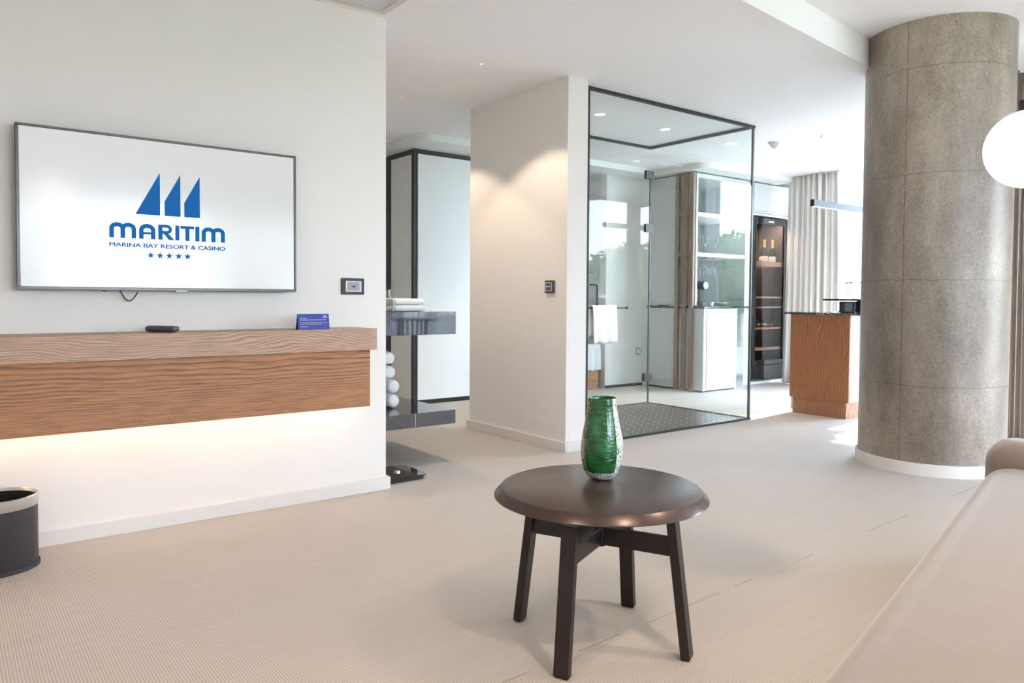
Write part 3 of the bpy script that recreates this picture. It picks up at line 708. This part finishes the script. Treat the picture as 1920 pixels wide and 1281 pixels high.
# bed glimpsed behind wardrobe and shower
bd = thing('bed', 'bed with wooden base and white linen behind the wardrobe and shower', 'bed', (5.3, 7.2, 0))
obj('base', bx(4.70, 6.26, 6.47, 8.3, 0, .27, .004), wood('bed_wood', (.48, .26, .13), (.28, .13, .06), 'X', .5, .5, 14), bd)
g = bx(4.66, 6.28, 6.46, 8.3, .27, .50, .05, 3)
for v in g.verts: v.co.z += .012 * math.sin(v.co.x * 9) * math.cos(v.co.y * 7); v.co.y += .01 * math.sin(v.co.x * 14)
obj('mattress', g, linen_m, bd, smooth=True)
bl = obj('bed_throw', cloth_over_rail(6.02, 6.26, 6.47, .50, .22, .3, r=.02), towel_m, smooth=True, angle=180); s = bl.modifiers.new('thick', 'SOLIDIFY'); s.thickness = .01; s.offset = 1
tag(bl, 'white cloth draped over the corner of the bed seen through the shower glass', 'throw')

# ---------------------------------------------------------------- tall kitchen cabinet with niche
kc = thing('tall_cabinet', 'tall white cabinet with open glass-hanging niche, drawer base and housing for the wine cooler', 'cabinet', (7.9, 5.9, 0))
obj('side_panel', bx(6.955, 6.985, 5.60, 6.31, 1.0, 2.53), white_lac, kc)
obj('base', bx(6.955, 7.56, 5.46, 6.31, 0.02, .965, .002), white_lac, kc)
obj('side_cheek', bx(6.93, 6.954, 5.452, 6.31, 0.02, .965), white_lac, kc)
brown_m = wood('taupe_wood', (.36, .25, .19), (.22, .14, .10), 'Z', .2, .5, 40)
for y in (5.620, 5.728, 5.836): obj('side_slat', bx(6.895, 6.929, y - .026, y + .026, 0, 2.53, .002), brown_m, kc)
for z in (2.035, 1.57): obj('side_rail', bx(6.905, 6.925, 5.646, 5.810, z, z + .06), brown_m, kc)
obj('drawer', bx(6.99, 7.53, 5.448, 5.46, .845, .955, .002), white_lac, kc)
obj('door', bx(6.99, 7.53, 5.448, 5.46, .03, .838, .002), white_lac, kc)
obj('plinth', bx(6.95, 7.55, 5.48, 6.3, 0, .02), black_m, kc)
obj('worktop', bx(6.92, 7.95, 5.44, 6.31, .965, .99, .002), black_gl, kc)
obj('niche_back', bx(6.985, 7.95, 6.29, 6.31, .99, 2.53), mat('niche_grey', (.55, .56, .54), .5), kc)
for z in (2.035, 1.57): obj('shelf', bx(6.985, 7.95, 5.60, 6.29, z, z + .045), trim_white, kc)
obj('top_board', bx(6.985, 7.95, 5.60, 6.29, 2.48, 2.53), white_lac, kc)
obj('back_panel', bx(7.56, 7.95, 6.0, 6.31, 0, .965), white_lac, kc)
g = bm_(); box(g, 7.95, 8.09, 5.64, 6.31, 0, 2.53); box(g, 8.86, 8.90, 5.64, 6.31, 0, 2.53); box(g, 8.09, 8.86, 5.64, 6.31, 0, .035); box(g, 8.09, 8.86, 5.64, 6.31, 2.13, 2.16); box(g, 8.09, 8.86, 6.28, 6.31, .035, 2.13)
obj('cooler_housing', g, white_lac, kc)
obj('upper_door', bx(8.095, 8.88, 5.615, 5.638, 2.19, 2.53, .002), white_lac, kc)
obj('upper_box', bx(8.095, 8.855, 5.64, 6.28, 2.165, 2.53), white_lac, kc)
# base column under cheek visible as grey-white left leg of niche
wc = thing('wine_cooler', 'tall black wine cooler with glass door and wooden racks', 'wine cooler', (8.475, 5.95, .04))
obj('shell', [box(bm_(), 8.11, 8.13, 5.66, 6.24, .04, 2.11)][0], black_m, wc)
g = bm_(); box(g, 8.82, 8.84, 5.66, 6.24, .04, 2.11); box(g, 8.13, 8.82, 6.22, 6.24, .04, 2.11); box(g, 8.13, 8.82, 5.66, 6.22, 2.09, 2.11); box(g, 8.13, 8.82, 5.66, 6.22, .04, .24)
obj('cavity', g, mat('cooler_inner', (.06, .05, .05), .4), wc)
fd = bm_(); box(fd, 8.11, 8.17, 5.625, 5.655, .24, 2.11, .002); box(fd, 8.775, 8.84, 5.625, 5.655, .24, 2.11, .002); box(fd, 8.17, 8.775, 5.625, 5.655, 2.03, 2.11, .002); box(fd, 8.17, 8.775, 5.625, 5.655, .24, .30, .002)
dor = obj('door', fd, black_gl, wc)
obj('pane', bx(8.17, 8.775, 5.636, 5.644, .30, 2.03), thin_glass('smoked_glass', (.78, .74, .73), .02), dor)
obj('badge', bx(8.42, 8.53, 5.623, 5.6255, 2.055, 2.075), white_m, dor)
obj('kick_drawer', bx(8.11, 8.84, 5.63, 5.66, .04, .232, .002), black_gl, wc)
for z, th in ((1.50, .06), (1.09, .022), (.96, .022), (.69, .022), (.42, .035)):
    g = bm_(); box(g, 8.14, 8.81, 5.67, 5.69, z, z + th)
    for i in range(8): box(g, 8.15 + i * .082, 8.20 + i * .082, 5.69, 6.2, z, z + .014)
    obj('rack', g, oak_m, wc)
lg = bpy.data.lights.new('cooler_lamp', 'AREA'); lg.shape = 'RECTANGLE'; lg.size = .5; lg.size_y = .05; lg.energy = 7; lg.color = (1, .85, .7)
lo = bpy.data.objects.new('cooler_lamp', lg); C.objects.link(lo); lo.location = Vector((8.475, 5.75, 2.07)) - Vector((8.475, 5.95, .04)); lo.parent = wc
obj('lamp_bar', bx(8.22, 8.73, 5.73, 5.77, 2.075, 2.09), white_m, wc)

def champagne(loc, label, lay=False, group=None):
    t = thing('wine_bottle', label, 'bottle', loc, group=group)
    obj('body', lathe(bm_(), [(0, 0), (.042, 0), (.044, .01), (.044, .16), (.036, .20), (.018, .24), (.015, .25), (0, .25)], 24), bottle_m, t, smooth=True, world=False)
    obj('foil', lathe(bm_(), [(.0195, .225), (.026, .215), (.0165, .25), (.0155, .31), (.019, .312), (.018, .335), (0, .338)], 24), gold_m, t, smooth=True, world=False)
    obj('label', lathe(bm_(), [(.0445, .05), (.0448, .05), (.0448, .12), (.0445, .12)], 24, closed=True), label_m, t, smooth=True, world=False)
    return t
b1 = champagne((8.51, 5.745, 1.515), 'left gold-topped bottle standing on the top rack of the wine cooler')
b2 = champagne((8.69, 5.745, 1.515), 'right gold-topped bottle standing on the top rack of the wine cooler')
for k, (x, z, lb) in enumerate(((8.42, .704 + .045, 'left bottle lying on the second lowest cooler rack'), (8.57, .704 + .045, 'middle bottle lying on the second lowest cooler rack'), (8.72, .704 + .045, 'right bottle lying on the second lowest cooler rack'))):
    t = dup(b1, (x, 6.08, z), 0, lb, 'bottles lying in the wine cooler'); t.rotation_euler = (PI / 2, 0, 0)
for k, (x, lb) in enumerate(((8.40, 'small white-labelled jar left on the top cooler rack'), (8.60, 'small white-labelled jar between the two standing cooler bottles'))):
    o = tag(obj('jar', lathe(bm_(), [(0, 0), (.025, 0), (.025, .05), (.018, .06), (0, .06)], 20, c=(x, 5.715, 1.56)), label_m, smooth=True), lb, 'jar', 'jars on the top cooler rack')
# hanging wine glasses in the niche
hg = thing('wine_glass', 'wine glass hanging upside down at the front left of the niche shelf', 'wine glass', (7.10, 5.68, 1.57), group='wine glasses hanging under the niche shelf')
def goblet(): return lathe(bm_(), [(0, -.003), (.033, -.003), (.033, -.006), (.005, -.010), (.004, -.09), (.012, -.10), (.036, -.13), (.038, -.17), (.030, -.215), (.0285, -.215), (.036, -.17), (.034, -.132), (.010, -.104), (0, -.102)], 24)
obj('bowl', goblet(), clear_m, hg, smooth=True, world=False)
spots = [(7.24, 5.68, 'second'), (7.38, 5.68, 'third'), (7.10, 5.84, 'back row left'), (7.24, 5.84, 'back row second'), (7.38, 5.84, 'back row third')]
for x, y, w_ in spots: dup(hg, (x, y, 1.57), 0, w_ + ' wine glass hanging under the niche shelf, counted from the side panel')
for i, (x, y, lb) in enumerate(((7.12, 5.7, 'wine glass standing on the niche shelf at its left end'), (7.28, 5.72, 'wine glass standing on the niche shelf, second from the left'), (7.46, 5.70, 'wine glass standing on the niche shelf, third from the left'))):
    q = tag(obj('wine_glass', lathe(bm_(), [(0, .003), (.033, .003), (.033, .006), (.005, .010), (.004, .09), (.012, .10), (.036, .13), (.038, .17), (.030, .215), (.0285, .215), (.036, .17), (.034, .132), (.010, .104), (0, .102)], 24), clear_m, smooth=True), lb, 'wine glass', 'wine glasses standing on the niche shelf'); q.location = (x, y, 1.616)
# coffee machine on the worktop
cm = thing('coffee_machine', 'small black and chrome coffee machine on the niche worktop', 'coffee machine', (7.16, 5.72, .99))
obj('base', bx(7.06, 7.22, 5.58, 5.86, .99, 1.03, .006), black_m, cm)
obj('body', bx(7.08, 7.20, 5.72, 5.86, 1.03, 1.20, .01), black_gl, cm)
g = bm_(); tube(g, [(7.14, 5.60, 1.235), (7.14, 5.84, 1.235)], .052, 28); obj('brew_head', g, black_m, cm, smooth=True)
g = bm_(); tube(g, [(7.14, 5.594, 1.235), (7.14, 5.606, 1.235)], .040, 28); obj('chrome_dial', g, chrome_m, cm, smooth=True)
obj('water_tank', bx(7.09, 7.19, 5.865, 5.90, 1.03, 1.22, .005), clear_m, cm)
cup = tag(obj('cup', lathe(bm_(), [(0, .003), (.028, .003), (.04, .05), (.037, .05), (.026, .008), (0, .008)], 24, c=(7.32, 5.66, .99)), white_m, smooth=True), 'white cup on the niche worktop beside the coffee machine', 'cup')
bw = tag(obj('bowl', lathe(bm_(), [(0, .003), (.05, .003), (.11, .04), (.107, .043), (.05, .01), (0, .009)], 32, c=(7.55, 5.70, .99)), mat('pale_porcelain', (.75, .76, .8), .2), smooth=True), 'pale shallow bowl on the niche worktop', 'bowl')
ph = tag(obj('telephone', bx(6.98, 7.04, 6.05, 6.20, .99, 1.03, .01), black_m), 'dark telephone at the far left end of the niche worktop', 'telephone')

# ---------------------------------------------------------------- bar counter
bc = thing('bar_counter', 'wooden bar counter with black veined marble top beside the concrete column', 'counter', (6.75, 3.75, 0))
obj('front_panel', bx(6.45, 6.472, 3.468, 4.052, .150, .938, .001), bar_wood, bc)
obj('plinth', bx(6.47, 7.15, 3.50, 4.03, 0, .150), plinth_wood, bc)
obj('end_panel', bx(6.472, 7.20, 3.468, 3.49, .150, .938), wood('glare_paled_wood', (.46, .43, .42), (.36, .33, .32), 'Z', .3, .3, 30), bc)  # window glare put into the colour; the wood itself is brown
obj('back_panel', bx(6.472, 7.20, 4.03, 4.052, .03, .938), white_lac, bc)
obj('core', bx(6.472, 7.18, 3.49, 4.03, .150, .938), white_lac, bc)
obj('worktop', bx(6.43, 7.24, 3.30, 4.14, .938, .958, .001), bmarble_m, bc)
obj('raised_shelf', bx(6.50, 7.10, 3.20, 3.76, 1.068, 1.085, .001), black_m, bc)
obj('shelf_support', bx(7.0, 7.02, 3.25, 3.70, .958, 1.068), black_m, bc)
obj('outlet', bx(6.98, 7.06, 4.052, 4.058, .40, .48), chrome_m, bc)
tm = thing('toaster_oven', 'small black oven with glass window under the raised bar shelf', 'oven', (6.68, 3.55, .958))
obj('body', bx(6.555, 6.80, 3.485, 3.63, .960, 1.062, .003), black_gl, tm)
obj('window', bx(6.551, 6.556, 3.505, 3.575, .972, 1.048), mat('reflective_pane', (.20, .24, .24), .15, .3), tm)
obj('foot', bx(6.57, 6.78, 3.50, 3.62, .958, .961), rubber_m, tm)
ob = tag(obj('glass_jug', lathe(bm_(), [(0, .002), (.030, .002), (.033, .012), (.036, .07), (.03, .095), (.028, .095), (.034, .07), (.031, .014), (0, .010)], 28, c=(6.62, 3.69, .958)), clear_m, smooth=True), 'clear glass jug left of the small oven on the bar', 'jug')
def water_bottle(loc, label):
    t = thing('water_bottle', label, 'bottle', loc, group='water bottles on the raised bar shelf')
    obj('glass', lathe(bm_(), [(0, .001), (.030, .001), (.033, .008), (.030, .06), (.022, .11), (.014, .135), (.013, .145), (.011, .145), (.012, .133), (.020, .108), (.028, .06), (.031, .012), (0, .006)], 28), clear_m, t, smooth=True, world=False)
    obj('cap', lathe(bm_(), [(0, .146), (.014, .146), (.014, .158), (0, .158)], 20), mat('green_cap', (.04, .14, .05), .4), t, smooth=True, world=False)
    return t
wb = water_bottle((6.70, 3.60, 1.085), 'green-capped glass water bottle at the left on the raised bar shelf')
dup(wb, (6.72, 3.512, 1.085), 0, 'green-capped glass water bottle nearest the concrete column on the raised bar shelf')
dup(wb, (6.82, 3.70, 1.085), 0, 'green-capped glass water bottle behind the other two on the raised bar shelf')

# pendant bar light
pn = thing('pendant_light', 'slim straight aluminium pendant light hanging over the bar', 'pendant lamp', (7.2, 3.84, 1.97))
obj('housing', bx(6.432, 8.0, 3.822, 3.858, 1.942, 2.002, .001), alu_m, pn)
obj('end_cap', bx(6.428, 6.432, 3.820, 3.860, 1.940, 2.004), black_m, pn)
obj('end_cap', bx(8.0, 8.004, 3.820, 3.860, 1.940, 2.004), black_m, pn)
obj('diffuser', bx(6.45, 7.98, 3.830, 3.850, 1.940, 1.942), mat('diffuser_lit', (.9, .9, .9), .5, emit=(1, .9, .8), estr=2), pn)
for x in (6.56, 7.85):
    w1 = bm_(); tube(w1, [(x, 3.84, 2.002), (x, 3.84, H)], .0012, 6); obj('wire', w1, steel_m, pn)
    w1 = bm_(); tube(w1, [(x, 3.84, H - .022), (x, 3.84, H)], .010, 12); obj('ceiling_clip', w1, steel_m, pn)

# ---------------------------------------------------------------- curtains
def curtain(p0, p1, z0, z1, pleats, amp, m, gather=1.0, flare=.0, seed=1, ncol=None):
    rr = random.Random(seed); p0, p1 = Vector(p0), Vector(p1); d = (p1 - p0); L = d.length; d.normalize(); nn = Vector((-d.y, d.x, 0))
    n = ncol or pleats * 14; rows = 14; ph = [rr.uniform(-.6, .6) for _ in range(pleats + 2)]; am = [rr.uniform(.6, 1.25) for _ in range(pleats + 2)]
    g = bm_(); R2 = []
    for j in range(rows + 1):
        t = j / rows; z = z1 + (z0 - z1) * t; row = []
        for i in range(n + 1):
            u = i / n; k = u * pleats; kk = int(k); fr = k - kk
            a = am[kk] * (1 - fr) + am[kk + 1] * fr; f = ph[kk] * (1 - fr) + ph[kk + 1] * fr
            off = amp * a * math.sin(2 * PI * k + f) * (.55 + .45 * t) + amp * .35 * math.sin(2 * PI * k * 2.3 + seed) * (1 - t) ** 2
            s = L * u + .35 * amp * math.sin(4 * PI * k + f + .5) + flare * t * (u - .5)
            row.append(g.verts.new((p0.x + d.x * s + nn.x * off, p0.y + d.y * s + nn.y * off, z)))
        R2.append(row)
    for A, B in zip(R2, R2[1:]):
        for i in range(n): g.faces.new((A[i], A[i + 1], B[i + 1], B[i]))
    return g
def curtain_thing(name, label, *a, heading=None, **k):
    o = obj(name, curtain(*a, **k), a[6], smooth=True, angle=180); s = o.modifiers.new('thick', 'SOLIDIFY'); s.thickness = .004
    return tag(o, label, 'curtain')
curtain_thing('curtain', 'pale beige pleated curtain gathered beside the wine cooler', (8.56, 5.42, 0), (8.50, 4.70, 0), .015, H - .005, 9, .075, curtain_m, flare=.12, seed=4)
curtain_thing('curtain', 'white sheer curtain hanging next to the beige curtain', (8.62, 4.80, 0), (8.62, 4.50, 0), .015, H - .01, 6, .025, sheer_m, flare=.10, seed=9)
curtain_thing('curtain', 'taupe curtain hanging behind the right edge of the concrete column', (6.22, 2.20, 0), (7.32, 2.20, 0), .015, H2 - .01, 13, .05, taupe_m, seed=5)
curtain_thing('curtain', 'white sheer curtain beside the taupe curtain at the terrace window', (7.36, 2.22, 0), (7.66, 2.22, 0), .015, H2 - .02, 7, .025, sheer_m, seed=8)

# ---------------------------------------------------------------- coffee table
TX, TYc = 1.648, 1.690
tb = thing('coffee_table', 'low round dark brown coffee table on four splayed legs, holding the green vase', 'table', (TX, TYc, 0), math.radians(24.5))
obj('tabletop', lathe(bm_(), [(0, .487), (.309, .487), (.313, .4855), (.334, .463), (.3355, .460), (.333, .4575), (.300, .452), (0, .452)], 128), table_m, tb, smooth=True, world=False, angle=25)
def leg_bm(a):
    g = bm_(); c, s = math.cos(a), math.sin(a)
    bar4(g, (.283 * c, .283 * s, .004), (.232 * c, .232 * s, .422), .046, .028, up=(c, s, 0), bev=.002)
    return g
for k in range(4):
    a = k * PI / 2
    lg_ = obj('leg', leg_bm(a), table_leg, tb, world=False)
    g = bm_(); c, s = math.cos(a), math.sin(a); bar4(g, (.283 * c, .283 * s, 0), (.2825 * c, .2825 * s, .005), .042, .022, up=(c, s, 0)); obj('foot_pad', g, rubber_m, lg_, world=False)
for a in (0, PI / 2):
    c, s = math.cos(a), math.sin(a); g = bm_()
    if a == 0: bar4(g, (-.228, 0, .332), (.228, 0, .332), .022, .056, bev=.0015)
    else:
        bar4(g, (0, -.228, .332), (0, -.011, .332), .022, .056, bev=.0015); bar4(g, (0, .011, .332), (0, .228, .332), .022, .056, bev=.0015)
    obj('cross_bar', g, table_leg, tb, world=False)
obj('centre_post', lathe(bm_(), [(0, .300), (.020, .300), (.020, .452), (0, .452)], 24), table_leg, tb, smooth=True, world=False)

# vase
vs = thing('glass_vase', 'tall textured green glass vase with flecked bands standing on the coffee table', 'vase', (1.722, 1.760, .487))
VK = .962
prof = [(0, .0), (.032, .0), (.044, .006), (.058, .030), (.067, .062), (.0705, .095), (.0685, .130), (.0625, .165), (.055, .200), (.049, .235), (.0465, .262), (.0475, .277), (.0455, .279), (.0425, .270), (.043, .235), (.050, .195), (.060, .15), (.063, .10), (.058, .06), (.045, .028), (.03, .014), (0, .012)]
prof = [(a, b * VK) for a, b in prof]
VA = math.atan2(-1.760, -1.722)   # direction back to the room centre
def lump(a, z): return 1 + .018 * math.sin(3 * a + z * 30) + .012 * math.sin(7 * a + z * 60)
def vase_part(name, m, sel):
    g = lathe(bm_(), prof, 72, fn=lump)
    kill = []
    for f in g.faces:
        c = f.calc_center_median(); a = (math.degrees(math.atan2(c.y, c.x)) - math.degrees(VA) + 180) % 360 - 180
        if not sel(a, c.z, math.hypot(c.x, c.y)): kill.append(f)
    bmesh.ops.delete(g, geom=kill, context='FACES')
    return obj(name, g, m, vs, smooth=True, world=False, sub=1, angle=180)
fleck = lambda a, z: (42 < a < 92) or (z < .026)
gold = lambda a, z: (-100 < a < -52) and z >= .026
vase_part('body', vase_green, lambda a, z, r: not fleck(a, z) and not gold(a, z))
vase_part('white_flecked_band', vase_fleck, lambda a, z, r: fleck(a, z))
vase_part('gold_flecked_band', vase_gold, lambda a, z, r: gold(a, z))

# ---------------------------------------------------------------- sofa
sf = thing('sofa', 'beige upholstered sofa in the right foreground with rounded arm', 'sofa', (1.17, .70, 0), math.radians(13.3))
def soft(x0, x1, y0, y1, z0, z1, r, seg=5, puff=0.0):
    g = bx(x0, x1, y0, y1, z0, z1, bev=r, seg=seg)
    return g
obj('seat', soft(-2.3, 2.29, -1.05, 0.012, .10, .42, .095, 8), sofa_m, sf, smooth=True, world=False, angle=180)
obj('arm', soft(2.255, 2.52, -1.05, .020, .10, .508, .095, 8), sofa_m, sf, smooth=True, world=False, angle=180)
obj('backrest', soft(-2.3, 2.20, -1.30, -1.05, .10, .78, .08, 6), sofa_m, sf, smooth=True, world=False, angle=180)
for x, y in ((2.3, -.05), (2.3, -1.15), (-2.1, -.1), (-2.1, -1.15)): g = bx(x - .03, x + .03, y - .03, y + .03, 0, .10); obj('leg', g, black_m, sf, world=False)

# ---------------------------------------------------------------- globe lamps
def globe_lamp(loc, r, label, base, glow=None):
    x, y, z = loc; bx_, by_ = base
    t = thing('globe_lamp', label, 'lamp', (bx_, by_, 0))
    obj('globe', lathe(bm_(), [(0, -r)] + [(r * math.cos(a), r * math.sin(a)) for a in [(-PI / 2 + PI * i / 24) for i in range(1, 24)]] + [(0, r)], 48, c=loc), glow or lamp_glow, t, smooth=True)
    obj('base', lathe(bm_(), [(0, 0), (.16, 0), (.16, .02), (.03, .03), (0, .03)], 40, c=(bx_, by_, 0)), black_m, t, smooth=True)
    L = lambda k: (x + (bx_ - x) * k, y + (by_ - y) * k)
    g = bm_(); tube(g, [(*L(1), .02), (*L(1), z), (*L(.92), z + .25), (*L(.7), z + .42), (*L(.35), z + .44), (*L(.1), z + .36), (x, y, z + r + .03)], .009, 12); obj('pole', g, black_m, t, smooth=True)
    obj('cap', lathe(bm_(), [(0, r - .004), (.03, r - .006), (.03, r + .03), (0, r + .035)], 24, c=loc), black_m, t, smooth=True)
    return t
globe_lamp((2.775, .915, 1.565), .1235, 'lit white globe lamp at the right edge in front of the concrete column', (3.9, .75))
globe_lamp((.95, -1.9, 2.1), .22, 'large lit white globe lamp behind the viewer, mirrored in the television', (1.6, -2.3), mat('opal_glass_bright', (.9, .88, .85), .4, emit=(1.0, .93, .83), estr=2.6))

# ---------------------------------------------------------------- dining table mirrored in the stone shelf
curtain_thing('curtain', 'pale blue-grey sheer curtain by the lounge window, mirrored in the upper stone shelf', (6.28, -3.7, 0), (6.28, -.9, 0), .12, H2 - .02, 16, .05, mat('blue_grey_voile', (.70, .75, .86), .85, alpha=.62), seed=12)
dt = thing('dining_table', 'round dark dining table with slatted drum base mirrored in the upper stone shelf', 'table', (5.3, -1.0, 0))
obj('tabletop', lathe(bm_(), [(0, .77), (.38, .77), (.40, .76), (.37, .75), (0, .75)], 64), black_m, dt, smooth=True, world=False)
for k in range(18):
    a = 2 * PI * k / 18; g = bm_(); tube(g, [(.13 * math.cos(a), .13 * math.sin(a), .0), (.20 * math.cos(a), .20 * math.sin(a), .45), (.205 * math.cos(a), .205 * math.sin(a), .75)], .014, 8); obj('slat', g, black_m, dt, smooth=True, world=False)

# ---------------------------------------------------------------- outside
struct('ground', bx(-40, 70, -50, 40, -.6, -.5), grass_m)
struct('terrace', bx(6.6, 16, -12, 8, -.5, -.13), pave_m)
def tree(x, y, h, r, label, seed):
    rr = random.Random(seed); t = thing('tree', label, 'tree', (x, y, -.5), group='trees outside the windows')
    g = bm_(); tube(g, [(0, 0, 0), (.05, 0, h * .4), (0, .05, h * .75)], [.14, .11, .05], 8); obj('trunk', g, bark_m, t, smooth=True, world=False)
    g = bm_()
    for i in range(2600):
        u = Vector((rr.gauss(0, 1), rr.gauss(0, 1), rr.gauss(0, 1))).normalized() * r * rr.uniform(.55, 1.0) ** .6 * (1 + .25 * math.sin(rr.uniform(0, 6)))
        c = Vector((0, 0, h * .68)) + Vector((u.x, u.y, u.z * .85)); a = Vector((rr.gauss(0, 1), rr.gauss(0, 1), rr.gauss(0, 1))).normalized(); b = a.orthogonal().normalized(); s = rr.uniform(.06, .13)
        g.faces.new([g.verts.new(c + a * s), g.verts.new(c + b * s * .5), g.verts.new(c - a * s), g.verts.new(c - b * s * .5)])
    obj('foliage', g, leaf_m, t, world=False)
for i, (x, y, h, r) in enumerate(((13.4, -2.4, 2.9, .95), (16.6, -4.0, 3.3, 1.1), (19.5, -9.0, 3.2, 1.2), (23, 9, 4.6, 2.0), (12, -9, 3.4, 1.4), (7, -14, 4.2, 1.8), (1, -15, 3.8, 1.6))):
    tree(x, y, h, r, ('green tree beyond the window, nearest the pale lawn corner', 'green tree beyond the window, left of the first one', 'small green tree close to the terrace', 'tallest green tree far beyond the window', 'green tree beyond the lounge window', 'large green tree behind the room', 'green tree behind the room, left of the large one')[i], 20 + i)
def building(x0, x1, y0, y1, h, label):
    t = thing('building', label, 'building', ((x0 + x1) / 2, (y0 + y1) / 2, -.5), group='buildings outside the windows')
    obj('wall', bx(x0, x1, y0, y1, -.5, h), facade_m, t); obj('roof', bx(x0 - .3, x1 + .3, y0 - .3, y1 + .3, h, h + .35), roof_m, t)
    n = int((y1 - y0) / 2.2)
    for i in range(n):
        for z in (.6, 3.4):
            if z + 1.4 < h: obj('window', bx(x0 - .04, x0, y0 + .6 + i * 2.2, y0 + 1.9 + i * 2.2, z, z + 1.4), facglass_m, t)
building(26, 31, -12, -6, 2.2, 'long low pale building across the lawn, seen from the terrace window')
building(36, 42, -4, 10, 4.4, 'pale house with red roof far outside the window')
building(34, 40, 13, 24, 3.2, 'low pale house beyond the lawn outside the window')
